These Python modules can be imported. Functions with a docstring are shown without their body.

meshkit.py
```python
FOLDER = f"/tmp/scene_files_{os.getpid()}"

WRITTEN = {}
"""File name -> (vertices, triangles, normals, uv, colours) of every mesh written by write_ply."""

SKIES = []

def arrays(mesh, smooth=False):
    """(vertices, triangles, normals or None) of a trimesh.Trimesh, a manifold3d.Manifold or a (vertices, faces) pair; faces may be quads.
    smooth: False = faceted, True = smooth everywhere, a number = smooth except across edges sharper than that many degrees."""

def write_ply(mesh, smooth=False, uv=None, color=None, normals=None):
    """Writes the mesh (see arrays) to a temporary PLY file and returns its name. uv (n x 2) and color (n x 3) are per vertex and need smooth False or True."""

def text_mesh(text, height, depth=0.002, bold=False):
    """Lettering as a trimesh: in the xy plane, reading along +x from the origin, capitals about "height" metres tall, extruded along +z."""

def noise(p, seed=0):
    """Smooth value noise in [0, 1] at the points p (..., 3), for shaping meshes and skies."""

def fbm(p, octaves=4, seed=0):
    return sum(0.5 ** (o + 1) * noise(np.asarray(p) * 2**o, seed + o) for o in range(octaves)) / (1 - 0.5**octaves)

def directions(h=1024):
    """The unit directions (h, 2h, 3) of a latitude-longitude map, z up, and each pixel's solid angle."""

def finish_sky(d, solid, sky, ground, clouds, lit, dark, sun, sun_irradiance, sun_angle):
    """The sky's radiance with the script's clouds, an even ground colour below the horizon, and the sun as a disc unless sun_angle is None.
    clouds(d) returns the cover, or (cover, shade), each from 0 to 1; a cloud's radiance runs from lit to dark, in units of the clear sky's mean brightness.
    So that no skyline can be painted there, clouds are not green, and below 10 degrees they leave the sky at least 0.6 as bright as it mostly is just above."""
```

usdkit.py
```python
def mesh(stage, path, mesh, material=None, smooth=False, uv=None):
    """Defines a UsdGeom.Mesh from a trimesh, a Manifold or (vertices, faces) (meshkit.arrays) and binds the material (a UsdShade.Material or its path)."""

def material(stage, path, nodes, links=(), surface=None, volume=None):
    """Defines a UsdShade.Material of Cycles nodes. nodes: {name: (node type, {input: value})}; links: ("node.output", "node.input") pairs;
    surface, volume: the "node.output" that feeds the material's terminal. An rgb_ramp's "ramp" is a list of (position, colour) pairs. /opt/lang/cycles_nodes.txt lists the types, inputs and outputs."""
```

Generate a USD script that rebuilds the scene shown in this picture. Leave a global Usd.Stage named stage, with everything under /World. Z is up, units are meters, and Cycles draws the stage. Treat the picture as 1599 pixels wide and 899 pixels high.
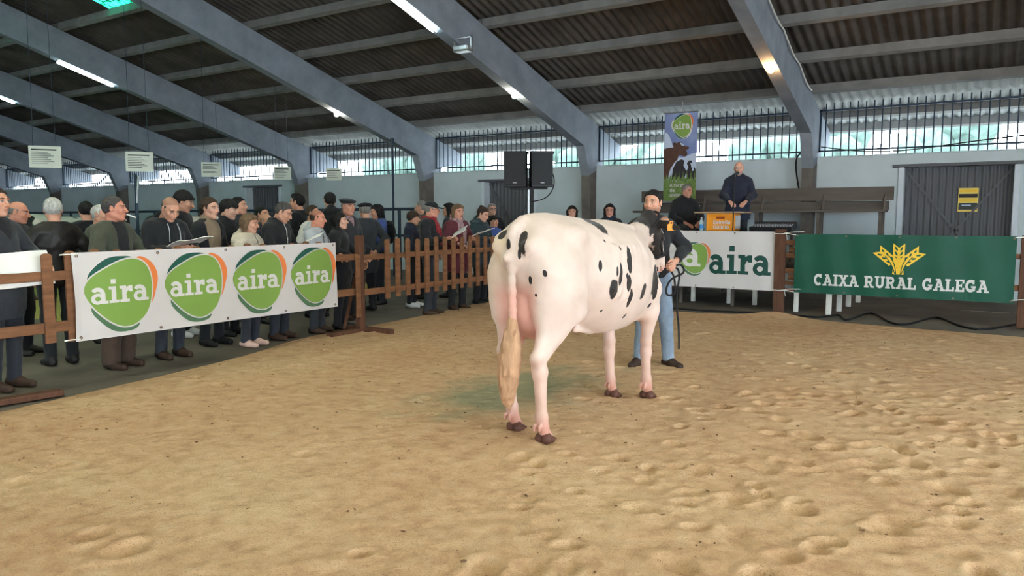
import math, random
import numpy as np
import trimesh, manifold3d, usdkit, meshkit
from shapely.geometry import Polygon, LineString, Point, box as sbox, MultiPolygon
from shapely.ops import unary_union
from shapely import affinity
from pxr import Usd, UsdGeom, UsdLux, UsdShade, Gf, Sdf, Vt

stage = Usd.Stage.CreateInMemory()
UsdGeom.SetStageUpAxis(stage, 'Z')
UsdGeom.SetStageMetersPerUnit(stage, 1.0)
World = UsdGeom.Xform.Define(stage, '/World')
UsdGeom.Scope.Define(stage, '/World/Looks')
rng = np.random.default_rng(7)
random.seed(7)

# ------------------------------------------------------------------ camera, sky, exposure
PITCH, YAW = 5.444, 32.906          # degrees down, degrees left of +Y
EXPOSURE = 0.0
cam = UsdGeom.Camera.Define(stage, '/World/Camera')
cam.CreateHorizontalApertureAttr(36.0)
cam.CreateVerticalApertureAttr(36.0 * 899 / 1599)
cam.CreateFocalLengthAttr(36.0 * 1170.0 / 1599.0)
cam.CreateFStopAttr(0.0)
cam.CreateClippingRangeAttr(Gf.Vec2f(0.05, 2000))
cam.CreateExposureAttr(EXPOSURE)
cx = UsdGeom.Xformable(cam.GetPrim())
cx.AddTranslateOp().Set(Gf.Vec3d(0, 0, 1.5))
cx.AddRotateZOp().Set(YAW)
cx.AddRotateXOp().Set(90 - PITCH)

SKY = 3.2
dome = UsdLux.DomeLight.Define(stage, '/World/sky')
dome.CreateIntensityAttr(SKY)
dome.CreateColorAttr(Gf.Vec3f(0.80, 0.92, 1.0))
LAMP_WARM, LAMP_COOL, FLOOD = 260.0, 45.0, 900.0

# ------------------------------------------------------------------ helpers
_names = {}
def numbered(parent, name):
    k = (parent, name)
    n = _names.get(k, 0); _names[k] = n + 1
    return name if n == 0 else '%s_%03d' % (name, n)

def P(o):
    return '/World' if o is None else (o if isinstance(o, str) else str(o.GetPath()))

def tag(o, label=None, cat=None, group=None, kind=None):
    o = o.GetPrim() if hasattr(o, 'GetPrim') else o
    for k, v in (('label', label), ('category', cat), ('group', group), ('kind', kind)):
        if v: o.SetCustomDataByKey(k, v)
    return o

def thing(name, label, cat, loc=(0, 0, 0), rz=0.0, group=None, kind=None):
    x = UsdGeom.Xform.Define(stage, '/World/' + numbered('/World', name))
    x.AddTranslateOp().Set(Gf.Vec3d(*map(float, loc)))
    x.AddRotateZOp().Set(float(rz))
    return tag(x, label, cat, group, kind)

def obj(name, m, mt, parent=None, smooth=False, label=None, cat=None, group=None, kind=None, vcol=None):
    p = P(parent)
    g = usdkit.mesh(stage, p + '/' + numbered(p, name), m, mt, smooth)
    if vcol is not None:
        for nm, arr in vcol.items():
            pv = UsdGeom.PrimvarsAPI(g).CreatePrimvar(nm, Sdf.ValueTypeNames.Color3fArray if np.ndim(arr) == 2 else Sdf.ValueTypeNames.FloatArray, 'vertex')
            pv.Set(Vt.Vec3fArray.FromNumpy(np.ascontiguousarray(arr, np.float32)) if np.ndim(arr) == 2 else Vt.FloatArray.FromNumpy(np.ascontiguousarray(arr, np.float32)))
    return tag(g, label, cat, group, kind)

def lin(c):
    c = np.asarray(c, float) / 255.0
    return tuple(np.where(c <= 0.04045, c / 12.92, ((c + 0.055) / 1.055) ** 2.4))

_mats = {}
def mat(name, rgb, rough=0.75, var=0.12, scale=6.0, bump=0.0, bscale=60.0, metal=0.0, spec=0.3, detail=4.0, rgb2=None, stretch=(1, 1, 1), sheen=0.0):
    """A principled look whose colour wanders between two tones by noise, with fine relief."""
    if name in _mats: return _mats[name]
    c = np.array(lin(rgb))
    a = np.clip(c * (1 - var), 0, 1); b = np.clip(c * (1 + var), 0, 1) if rgb2 is None else np.array(lin(rgb2))
    n = {'tc': ('texture_coordinate', {}), 'mp': ('mapping', {'scale': stretch}),
         'ns': ('noise_texture', {'scale': scale, 'detail': detail, 'roughness': 0.6}),
         'rp': ('rgb_ramp', {'ramp': [(0.3, tuple(a)), (0.7, tuple(b))]}),
         'p': ('principled_bsdf', {'roughness': rough, 'metallic': metal, 'specular_ior_level': spec})}
    l = [('tc.object', 'mp.vector'), ('mp.vector', 'ns.vector'), ('ns.fac', 'rp.fac'), ('rp.color', 'p.base_color')]
    if sheen: n['p'][1]['sheen_weight'] = sheen
    if bump:
        n['n2'] = ('noise_texture', {'scale': bscale, 'detail': 3.0}); n['b'] = ('bump', {'strength': bump, 'distance': 0.01})
        l += [('mp.vector', 'n2.vector'), ('n2.fac', 'b.height'), ('b.normal', 'p.normal')]
    m = usdkit.material(stage, '/World/Looks/' + name, n, l, surface='p.BSDF')
    _mats[name] = m
    return m

def glow(name, rgb, strength):
    if name in _mats: return _mats[name]
    m = usdkit.material(stage, '/World/Looks/' + name, {'e': ('emission', {'color': lin(rgb), 'strength': strength})}, [], surface='e.emission')
    _mats[name] = m
    return m

def box(x0, x1, y0, y1, z0, z1):
    m = trimesh.creation.box((abs(x1 - x0), abs(y1 - y0), abs(z1 - z0)))
    m.apply_translation(((x0 + x1) / 2, (y0 + y1) / 2, (z0 + z1) / 2))
    return m

def cbox(x0, x1, y0, y1, z0, z1, c=0.006):
    """box with chamfered edges"""
    e = np.array([abs(x1 - x0), abs(y1 - y0), abs(z1 - z0)]) / 2; c = min(c, e.min() * 0.45)
    pts = []
    for s in np.ndindex(2, 2, 2):
        sg = np.array(s) * 2 - 1
        for k in range(3):
            q = e - c; q[k] = e[k]; pts.append(sg * q)
    m = trimesh.convex.convex_hull(np.array(pts))
    m.apply_translation(((x0 + x1) / 2, (y0 + y1) / 2, (z0 + z1) / 2))
    return m

def cat_(*ms):
    ms = [m for g in ms for m in (g if isinstance(g, (list, tuple)) else [g])]
    return trimesh.util.concatenate(ms)

def cyl(a, b, r, sides=10, r2=None):
    a, b = np.asarray(a, float), np.asarray(b, float)
    return tube([a, b], [r, r if r2 is None else r2], sides)

def tube(pts, r, sides=8, closed=False):
    p = np.asarray(pts, float); n = len(p)
    t = np.gradient(p, axis=0) if n > 2 else np.repeat((p[1] - p[0])[None], 2, 0)
    t /= np.linalg.norm(t, axis=1, keepdims=True) + 1e-12
    u = np.array([0, 0, 1.0]) if abs(t[0, 2]) < 0.9 else np.array([1.0, 0, 0])
    us = []
    for k in range(n):
        u = u - t[k] * (u @ t[k]); u = u / (np.linalg.norm(u) + 1e-12); us.append(u)
    us = np.array(us); w = np.cross(t, us)
    ang = np.arange(sides) * 2 * np.pi / sides
    rr = np.broadcast_to(r, (n,))
    v = (p[:, None] + rr[:, None, None] * (np.cos(ang)[None, :, None] * us[:, None] + np.sin(ang)[None, :, None] * w[:, None])).reshape(-1, 3)
    f = []
    for i in range(n - 1):
        for j in range(sides):
            a, b = i * sides + j, i * sides + (j + 1) % sides
            f += [[a, b, b + sides], [a, b + sides, a + sides]]
    c0, c1 = len(v), len(v) + 1
    v = np.vstack([v, p[0], p[-1]])
    for j in range(sides):
        f.append([c0, (j + 1) % sides, j]); f.append([c1, (n - 1) * sides + j, (n - 1) * sides + (j + 1) % sides])
    return trimesh.Trimesh(v, f, process=False)

def spline(pts, n=40, closed=False):
    from scipy.interpolate import CubicSpline
    p = np.asarray(pts, float)
    if closed: p = np.vstack([p, p[:1]])
    d = np.r_[0, np.cumsum(np.sqrt(np.linalg.norm(np.diff(p, axis=0), axis=1)) + 1e-9)]
    cs = CubicSpline(d, p, bc_type='periodic' if closed else 'natural')
    return cs(np.linspace(0, d[-1], n, endpoint=not closed))

def lathe(profile, n=24):
    return trimesh.creation.revolve(np.asarray(profile, float), sections=n)

def extrude(poly, t):
    out = []
    for g in getattr(poly, 'geoms', [poly]):
        if g.geom_type == 'Polygon' and g.area > 1e-8:
            out.append(trimesh.creation.extrude_polygon(g, t, engine='earcut'))
    return trimesh.util.concatenate(out)

def xf(m, R=None, t=(0, 0, 0)):
    m = m.copy(); M = np.eye(4)
    if R is not None: M[:3, :3] = R
    M[:3, 3] = t
    m.apply_transform(M); return m

def rotz(a):
    a = math.radians(a); return np.array([[math.cos(a), -math.sin(a), 0], [math.sin(a), math.cos(a), 0], [0, 0, 1]])
def roty(a):
    a = math.radians(a); return np.array([[math.cos(a), 0, math.sin(a)], [0, 1, 0], [-math.sin(a), 0, math.cos(a)]])
def rotx(a):
    a = math.radians(a); return np.array([[1, 0, 0], [0, math.cos(a), -math.sin(a)], [0, math.sin(a), math.cos(a)]])

# ---- signed distance fields and their meshing (surface nets)
def rc(Q, a, b, ra, rb):
    a = np.asarray(a, np.float32); b = np.asarray(b, np.float32); d = b - a
    t = np.clip(((Q - a) @ d) / (d @ d + 1e-12), 0, 1)
    return np.linalg.norm(Q - a - t[:, None] * d, axis=1) - (ra + (rb - ra) * t)
def el(Q, c, r, R=None):
    q = Q - np.asarray(c, np.float32)
    if R is not None: q = q @ np.asarray(R, np.float32)
    r = np.asarray(r, np.float32)
    k0 = np.linalg.norm(q / r, axis=1); k1 = np.linalg.norm(q / (r * r), axis=1)
    return k0 * (k0 - 1) / np.maximum(k1, 1e-6)
def smin(a, b, k):
    h = np.clip(0.5 + 0.5 * (b - a) / k, 0, 1)
    return b + (a - b) * h - k * h * (1 - h)
def smax(a, b, k): return -smin(-a, -b, k)

def surfnet(f, lo, hi, h, band=None, coarse=4):
    """Closed mesh of f = 0 inside the box lo..hi on a grid of step h; the fine grid is evaluated near the surface only."""
    lo = np.asarray(lo, float); n = np.maximum(np.ceil((np.asarray(hi, float) - lo) / h / coarse).astype(int), 1)
    H = h * coarse; band = band or H * 1.9
    cc = np.stack(np.meshgrid(*[lo[k] + (np.arange(n[k]) + 0.5) * H for k in range(3)], indexing='ij'), -1).reshape(-1, 3)
    F = f(cc.astype(np.float32)).reshape(n)
    G = np.repeat(np.repeat(np.repeat(F, coarse, 0), coarse, 1), coarse, 2).astype(np.float32)
    N = G.shape
    idx = np.argwhere(np.abs(G) < band)
    pts = lo + (idx + 0.5) * h
    G[tuple(idx.T)] = f(pts.astype(np.float32))
    G = np.pad(G, 1, constant_values=1.0); lo = lo - h
    G[0], G[-1], G[:, 0], G[:, -1], G[:, :, 0], G[:, :, -1] = (1.0,) * 6
    N = np.array(G.shape); S = G < 0
    C = N - 1
    cnt = np.zeros(C, np.int8)
    for c in np.ndindex(2, 2, 2):
        cnt += S[c[0]:C[0] + c[0], c[1]:C[1] + c[1], c[2]:C[2] + c[2]]
    act = (cnt > 0) & (cnt < 8)
    ids = -np.ones(C, np.int64); cells = np.argwhere(act); ids[act] = np.arange(len(cells))
    acc = np.zeros((len(cells), 3)); w = np.zeros(len(cells))
    corners = list(np.ndindex(2, 2, 2))
    val = {c: G[cells[:, 0] + c[0], cells[:, 1] + c[1], cells[:, 2] + c[2]] for c in corners}
    for c in corners:
        for k in range(3):
            if c[k]: continue
            d = list(c); d[k] = 1; d = tuple(d)
            a, b = val[c], val[d]; x = (a < 0) != (b < 0)
            t = np.where(x, a / np.where(x, a - b, 1), 0)
            e = np.tile(np.array(c, float), (len(cells), 1)); e[:, k] = t
            acc[x] += e[x]; w[x] += 1
    V = lo + (cells + acc / w[:, None] + 0.5) * h
    T = []
    for k in range(3):
        i, j = (k + 1) % 3, (k + 2) % 3
        sl0 = [slice(1, -1)] * 3; sl1 = [slice(1, -1)] * 3
        sl0[k] = slice(0, -1); sl1[k] = slice(1, None)
        A, B = S[tuple(sl0)], S[tuple(sl1)]
        e = np.argwhere(A != B); off = np.ones(3, int); off[k] = 0; e = e + off
        flip = S[tuple(e.T)]
        q = []
        for di, dj in ((1, 1), (0, 1), (0, 0), (1, 0)):
            c = e.copy(); c[:, i] -= di; c[:, j] -= dj
            q.append(ids[tuple(c.T)])
        q = np.stack(q, 1); q[~flip] = q[~flip][:, ::-1]
        T += [q[:, [0, 1, 2]], q[:, [0, 2, 3]]]
    m = trimesh.Trimesh(V, np.vstack(T), process=False)
    return m

def nfun(Q, s, seed=0):
    return meshkit.noise(Q * s, seed) - 0.5

# ------------------------------------------------------------------ materials
M = dict(
    concrete=mat('frame_concrete', (132, 138, 148), 0.85, 0.16, 2.5, 0.25, 30),
    concrete_low=mat('column_brown_grey', (112, 104, 98), 0.9, 0.25, 3.0, 0.3, 30),
    roof=mat('fibre_cement_roof', (84, 78, 74), 0.95, 0.3, 1.6, 0.25, 25),
    roof_daylit_tone=mat('fibre_cement_daylit_eaves', (170, 170, 168), 0.95, 0.2, 1.6, 0.2, 25),  # lit copy of the roof look: outside daylight put into its colour
    purlin=mat('purlin_concrete', (126, 124, 122), 0.9, 0.18, 3.0, 0.2, 40),
    wall=mat('wall_paint', (194, 204, 208), 0.8, 0.07, 1.2, 0.1, 40),
    floor=mat('floor_concrete', (106, 98, 88), 0.75, 0.3, 1.1, 0.3, 25),
    iron=mat('railing_iron', (44, 58, 74), 0.5, 0.1, 8, metal=0.2),
    door=mat('door_steel', (92, 92, 96), 0.55, 0.12, 1.5, metal=0.1, stretch=(1, 1, 0.15)),
    door_frame=mat('door_frame_paint', (206, 214, 222), 0.6, 0.06),
    wood=mat('fence_wood', (124, 84, 58), 0.75, 0.28, 3.0, 0.3, 50, stretch=(1, 1, 8)),
    wood_h=mat('fence_rail_wood', (156, 108, 72), 0.75, 0.25, 3.0, 0.3, 50, stretch=(8, 1, 8)),
    wood_dark=mat('post_wood_dark', (92, 60, 44), 0.75, 0.28, 3.0, 0.3, 50, stretch=(6, 6, 1)),
    grey_wood=mat('bench_grey_wood', (96, 88, 82), 0.8, 0.25, 2.0, 0.3, 40, stretch=(0.4, 3, 3)),
    white_pvc=mat('banner_white_vinyl', (204, 198, 198), 0.5, 0.03, 2.0),
    green_pvc=mat('banner_dark_green_vinyl', (14, 78, 60), 0.45, 0.08, 3.0),
    logo_green=mat('logo_leaf_green', (124, 156, 74), 0.5, 0.05, 1.5),
    logo_dark=mat('logo_dark_green', (30, 82, 70), 0.5, 0.04, 1.5),
    logo_mid=mat('logo_mid_green', (78, 112, 82), 0.5, 0.04, 1.5),
    logo_orange=mat('logo_orange', (222, 124, 66), 0.5, 0.04, 1.5),
    print_white=mat('print_white', (208, 204, 202), 0.5, 0.02, 2),
    print_yellow=mat('print_gold', (240, 196, 60), 0.5, 0.04, 2),
    black=mat('black_plastic', (22, 22, 25), 0.45, 0.1, 10),
    cable=mat('black_rubber', (20, 20, 22), 0.6, 0.1, 10),
    steel=mat('galvanised_steel', (170, 172, 174), 0.4, 0.08, 10, metal=0.7),
    white_metal=mat('white_painted_metal', (214, 212, 204), 0.5, 0.08, 10),
    paper=mat('white_paper', (232, 230, 226), 0.8, 0.03, 5),
    ink=mat('print_ink', (70, 74, 74), 0.8, 0.2, 60),
    grommet=mat('eyelet_metal', (120, 105, 90), 0.4, 0.1, 10, metal=0.8),
    tie=mat('white_string', (220, 218, 212), 0.8, 0.05, 10),
)

# ------------------------------------------------------------------ the building
BAY, X0 = 4.95, -3.14                       # right face of the first frame in view
FR = [X0 - BAY * i for i in range(-2, 9)]   # frames from right to left
YW = 16.3; RISE = 0.285; RIDGE = 2.0; YF = 2 * RIDGE - YW
LEFT_END, RIGHT_END = X0 - BAY * 8 - 0.3, X0 + BAY * 2 + 0.2
def ztop(y): return 3.62 + RISE * (YW - (y if y > RIDGE else 2 * RIDGE - y))

DOORS = [(-1.66, 0.29, 2.43), (-11.43, -9.72, 2.40), (-21.0, -19.25, 2.45)]
w = box(LEFT_END, RIGHT_END, 16.2, 16.45, -0.05, 2.68)
segs, x = [], LEFT_END
for a, b, hh in sorted(DOORS):
    segs.append(box(x, a, 16.2, 16.45, -0.05, 2.68)); segs.append(box(a, b, 16.2, 16.45, hh, 2.68)); x = b
segs.append(box(x, RIGHT_END, 16.2, 16.45, -0.05, 2.68))
obj('wall_back', cat_(segs), M['wall'], label='pale painted low wall at the back of the hall below the barred openings', cat='wall', kind='structure')
obj('wall_front', cat_(box(LEFT_END, -6.5, YF - .25, YF, -0.05, 2.6), box(6.0, RIGHT_END, YF - .25, YF, -0.05, 2.6)), M['wall'], label='low painted wall along the open front side of the hall', cat='wall', kind='structure')
gable = Polygon([(YF, 0), (YW, 0), (YW, ztop(YW) + .1), (RIDGE, ztop(RIDGE) + .1), (YF, ztop(YF) + .1)])
Gm = extrude(gable, 0.25); Gm = xf(Gm, np.array([[0, 0, 1], [1, 0, 0], [0, 1, 0]], float), (LEFT_END - .25, 0, 0))
obj('wall_left', Gm, M['wall'], label='painted gable wall closing the far left end of the hall', cat='wall', kind='structure')
obj('wall_right', cat_(box(RIGHT_END, RIGHT_END + .25, YF, -7.0, 0, 5.5), box(RIGHT_END, RIGHT_END + .25, 9.0, YW, 0, 5.5), box(RIGHT_END, RIGHT_END + .25, -7.0, 9.0, 4.2, 5.5), xf(extrude(Polygon([(YF, 5.5), (YW, 5.5), (RIDGE, ztop(RIDGE) + .1)]), .25), np.array([[0, 0, 1], [1, 0, 0], [0, 1, 0]], float), (RIGHT_END, 0, 0))), M['wall'], label='painted gable wall with a wide gateway at the right end of the hall', cat='wall', kind='structure')
obj('floor', box(LEFT_END - .3, RIGHT_END + 6, YF - 2, YW + 0.4, -0.25, -0.012), M['floor'], label='dark worn concrete floor of the hall', cat='floor', kind='structure')
obj('ground', box(-90, 70, YW + .4, 90, -0.45, -0.2), mat('yard_gravel', (176, 179, 176), .9, .2, .5, .3, 20), label='pale gravel yard outside behind the hall', cat='ground', kind='structure')

frame_labels = ['concrete portal frame out of view at right end', 'concrete portal frame just beyond the right edge', 'concrete portal frame nearest the camera, beside the speaking man with the warm bulb', 'second concrete portal frame from the right, beside the black loudspeakers',
    'third concrete portal frame from the right, with a white bulb on it', 'fourth concrete portal frame from the right, without a visible lamp at its column', 'fifth concrete portal frame from the right', 'sixth concrete portal frame from the right, above the bald heads',
    'seventh concrete portal frame from the right', 'eighth concrete portal frame from the right, at the far left edge', 'last concrete portal frame against the left gable wall']
def yz(poly, x1, th):        # polygon in (y, z), thickness th to the left of x1
    m = extrude(poly, th)
    return xf(m, np.array([[0, 0, -1], [1, 0, 0], [0, 1, 0]], float) if False else np.array([[0, 0, 1], [1, 0, 0], [0, 1, 0]], float), (x1 - th, 0, 0))
for i, fx in enumerate(FR):
    t = thing('portal_frame', frame_labels[i], 'concrete frame', (0, 0, 0), kind='structure')
    low = Polygon([(15.96, 0), (16.28, 0), (16.28, 2.62), (15.84, 2.46)])
    upper = Polygon([(15.84, 2.46), (16.28, 2.62), (16.28, 2.68), (16.55, 2.68), (16.55, 2.85), (17.5, 2.98), (17.5, 3.62 - RISE * 1.2), (YW, ztop(YW)), (RIDGE, ztop(RIDGE)), (RIDGE, ztop(RIDGE) - .62), (15.56, 3.12)])
    th = 0.22
    obj('column', yz(low, fx, th), M['concrete_low'], t, label='brownish lower column')
    obj('rafter', yz(upper, fx, th), M['concrete'], t)
    mir = lambda p: Polygon([(2 * RIDGE - a, b) for a, b in p.exterior.coords])
    obj('column', yz(mir(low), fx, th), M['concrete_low'], t)
    obj('rafter', yz(mir(upper), fx, th), M['concrete'], t)

# purlins and corrugated sheets
PUR = [15.48 - 1.283 * k for k in range(0, 11)]
PUR_OUT = [16.75, 17.45]
roof = thing('ceiling', 'dark corrugated fibre cement roof on concrete purlins', 'roof', kind='structure')
sl = math.atan(RISE)
def purlin(y, x0, x1):
    pr = Polygon([(-.055, 0), (.055, 0), (.075, .15), (-.075, .15)])
    m = extrude(pr, x1 - x0)
    m = xf(m, np.array([[0, 0, 1], [1, 0, 0], [0, 1, 0]], float), (x0, 0, 0))
    m = xf(m, rotx(-math.degrees(sl) if y > RIDGE else math.degrees(sl)), (0, y, ztop(y) - 0.0))
    return m
def sheet(x0, x1, ya, yb, za, zb, lift=0.0):
    n = int(round((x1 - x0) / 0.177 * 8)); xs = np.linspace(x0, x1, n + 1)
    wv = 0.027 * np.sin(2 * np.pi * xs / 0.177)
    top, bot = [], []
    th = 0.007
    A = np.stack([xs, np.full_like(xs, ya), za + wv + lift], 1); B = np.stack([xs, np.full_like(xs, yb), zb + wv], 1)
    V = np.vstack([A, B, A + [0, 0, th], B + [0, 0, th]]); k = n + 1; f = []
    i = np.arange(n)
    def q(a, b, c, d): return np.vstack([np.stack([a, b, c], 1), np.stack([a, c, d], 1)])
    F = np.vstack([q(i, i + k, i + k + 1, i + 1), q(i + 2 * k, i + 1 + 2 * k, i + 1 + 3 * k, i + 3 * k), q(i, i + 1, i + 1 + 2 * k, i + 2 * k), q(i + k, i + 3 * k, i + 3 * k + 1, i + k + 1)])
    return trimesh.Trimesh(V, F, process=False)
edges = [17.6, 16.75] + PUR + [RIDGE - .02]
off = 0.178
pale = usdkit.material(stage, '/World/Looks/added_skylight', {'t': ('translucent_bsdf', {'color': lin((236, 232, 214))}), 'd': ('diffuse_bsdf', {'color': lin((236, 232, 214))}), 'm': ('mix_closure', {'fac': 0.12})}, [('t.BSDF', 'm.closure1'), ('d.BSDF', 'm.closure2')], surface='m.closure')
ADDED_SHEETS = [(-11.6, -9.6), (-6.65, -4.65), (-1.7, .3), (3.25, 5.25)]  # out-of-view translucent sheets added to give the ring softer overhead daylight
grp = usdkit.material(stage, '/World/Looks/green_skylight', {
    'tc': ('texture_coordinate', {}), 'mp': ('mapping', {'scale': (1, 0.35, 1)}), 'n': ('noise_texture', {'scale': 14.0, 'detail': 3.0, 'distortion': 1.5}),
    'r': ('rgb_ramp', {'ramp': [(0.42, lin((20, 120, 98))), (0.56, lin((120, 240, 205)))]}),
    't': ('translucent_bsdf', {}), 'd': ('diffuse_bsdf', {}), 'm': ('mix_closure', {'fac': 0.12})},
    [('tc.object', 'mp.vector'), ('mp.vector', 'n.vector'), ('n.fac', 'r.fac'), ('r.color', 't.color'), ('r.color', 'd.color'), ('t.BSDF', 'm.closure1'), ('d.BSDF', 'm.closure2')], surface='m.closure')
SKY_SHEETS = [(-15.95, -15.02), (-20.25, -19.0), (-25.85, -24.92), (-30.8, -29.87)]
def lightstrip(a, b, j, ya, side):
    """whether the sheets of this row between a and b carry a skylight"""
    return side > 0 and (6 <= j <= 8)
for j in range(len(edges) - 1):
    for side in (1, -1):
        ya, yb = edges[j], edges[j + 1]
        if side < 0: ya, yb = 2 * RIDGE - ya, 2 * RIDGE - yb
        for i in range(len(FR) - 1):
            a, b = FR[i + 1], FR[i]
            e0, e1 = ya + (0.10 if side > 0 else -.10), yb
            args = (e0, e1, ztop(e0) + off, ztop(e1) + off + .012)
            cuts = [(s0, s1) for s0, s1 in SKY_SHEETS if a < s0 < b] if (edges[j] < 9.2 and edges[j] > 4.0) else []
            pal = [(s0, s1) for s0, s1 in ADDED_SHEETS if a < s0 < b] if (edges[j] < 6.5 and edges[j] > 2.5) else []
            if cuts or pal:
                s0, s1 = (cuts + pal)[0]
                obj('roof_sheet', cat_(sheet(a, s0, *args), sheet(s1, b, *args)), M['roof'], roof, smooth=40)
                obj('skylight_sheet', sheet(s0, s1, *args), grp if cuts else pale, roof, smooth=40, label='green translucent skylight sheet' if cuts else 'pale translucent sheet added to bring daylight over the ring')
            else:
                obj('roof_sheet', sheet(a, b, *args), M['roof'] if j > 1 else M['roof_daylit_tone'], roof, smooth=40)  # outermost rows use the roof tone with daylight painted in
for y in PUR_OUT + PUR:
    for side in (1, -1):
        yy = y if side > 0 else 2 * RIDGE - y
        for i in range(len(FR) - 1):
            obj('purlin', purlin(yy, FR[i + 1] - .05, FR[i] + .05 - .11), M['purlin'], roof)

# barred openings
wn = 0
for i in range(1, len(FR) - 1):
    a, b = FR[i + 1], FR[i] - 0.22
    wn += 1
    t = thing('window_%d' % wn, 'barred iron railing in the unglazed opening above the back wall, bay %d from the right' % wn, 'window', (0, 0, 0), kind='structure')
    y = 16.32
    obj('rail', box(a, b, y - .02, y + .02, 3.60, 3.635), M['iron'], t)
    obj('rail', box(a, b, y - .02, y + .02, 2.80, 2.83), M['iron'], t)
    obj('jamb', box(a, a + .035, y - .02, y + .02, 2.80, 3.635), M['iron'], t)
    nb = 32
    for k in range(nb):
        xx = a + (b - a) * (k + .8) / (nb + .3)
        obj('bar', cyl((xx, y, 2.70), (xx, y, 3.76), .012, 6), M['iron'], t)
    obj('sill', cbox(a, b, 16.18, 16.5, 2.68, 2.70), M['wall'], t)

# doors
for n, (a, b, hh) in enumerate(DOORS):
    t = thing('door_%d' % (n + 1), ['wide corrugated grey steel door with crossed braces at right', 'dark steel door with diagonal braces behind the loudspeakers', 'dark steel door far back on the left'][n], 'door', (0, 0, 0), kind='structure')
    k = max(int((b - a) / .11), 1); xs = np.linspace(a, b, k * 4 + 1)
    pr = np.array([0, 0, .02, .02])
    prof = [(xx, 16.42 + [0, 0, .018, .018][q % 4]) for q, xx in enumerate(xs)]
    pl = Polygon(prof + [(xx, yy + .02) for xx, yy in prof[::-1]])
    mid = (a + b) / 2
    obj('back_stop', box(mid - .05, mid + .05, 16.462, 16.475, 0, hh), M['door'], t)
    for s0, s1 in ((a, mid - .002), (mid + .002, b)):
        leaf = pl.intersection(sbox(s0, 10, s1, 20)); obj('door_leaf', xf(extrude(leaf, hh - .005), None, (0, 0, 0.01)), M['door'], t)
    obj('jamb', cbox(a - .0, a + .10, 16.17, 16.45, 0, hh), M['door_frame'], t, label='white painted jamb')
    obj('jamb', cbox(b - .10, b, 16.17, 16.45, 0, hh), M['door_frame'], t)
    obj('lintel', cbox(a - .1, b + .06, 16.165, 16.3, hh, hh + .06), M['door'], t)
    obj('cross_rail', box(a + .1, b - .1, 16.39, 16.415, 1.02, 1.06), M['steel'] if False else M['door'], t)
    def brace(p, q):
        p, q = np.array(p), np.array(q); d = (q - p) / np.linalg.norm(q - p); nn = np.array([-d[1], d[0]]) * .02
        m = extrude(Polygon([p + nn, q + nn, q - nn, p - nn]), .02)
        return xf(m, np.array([[1, 0, 0], [0, 0, -1], [0, 1, 0]], float), (0, 16.415, 0))
    obj('brace', brace((a + .12, hh - .05), (b - .12, .1)), M['door'], t); obj('brace', brace((b - .12, hh - .05), (a + .12, .1)), M['door'], t)

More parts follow.
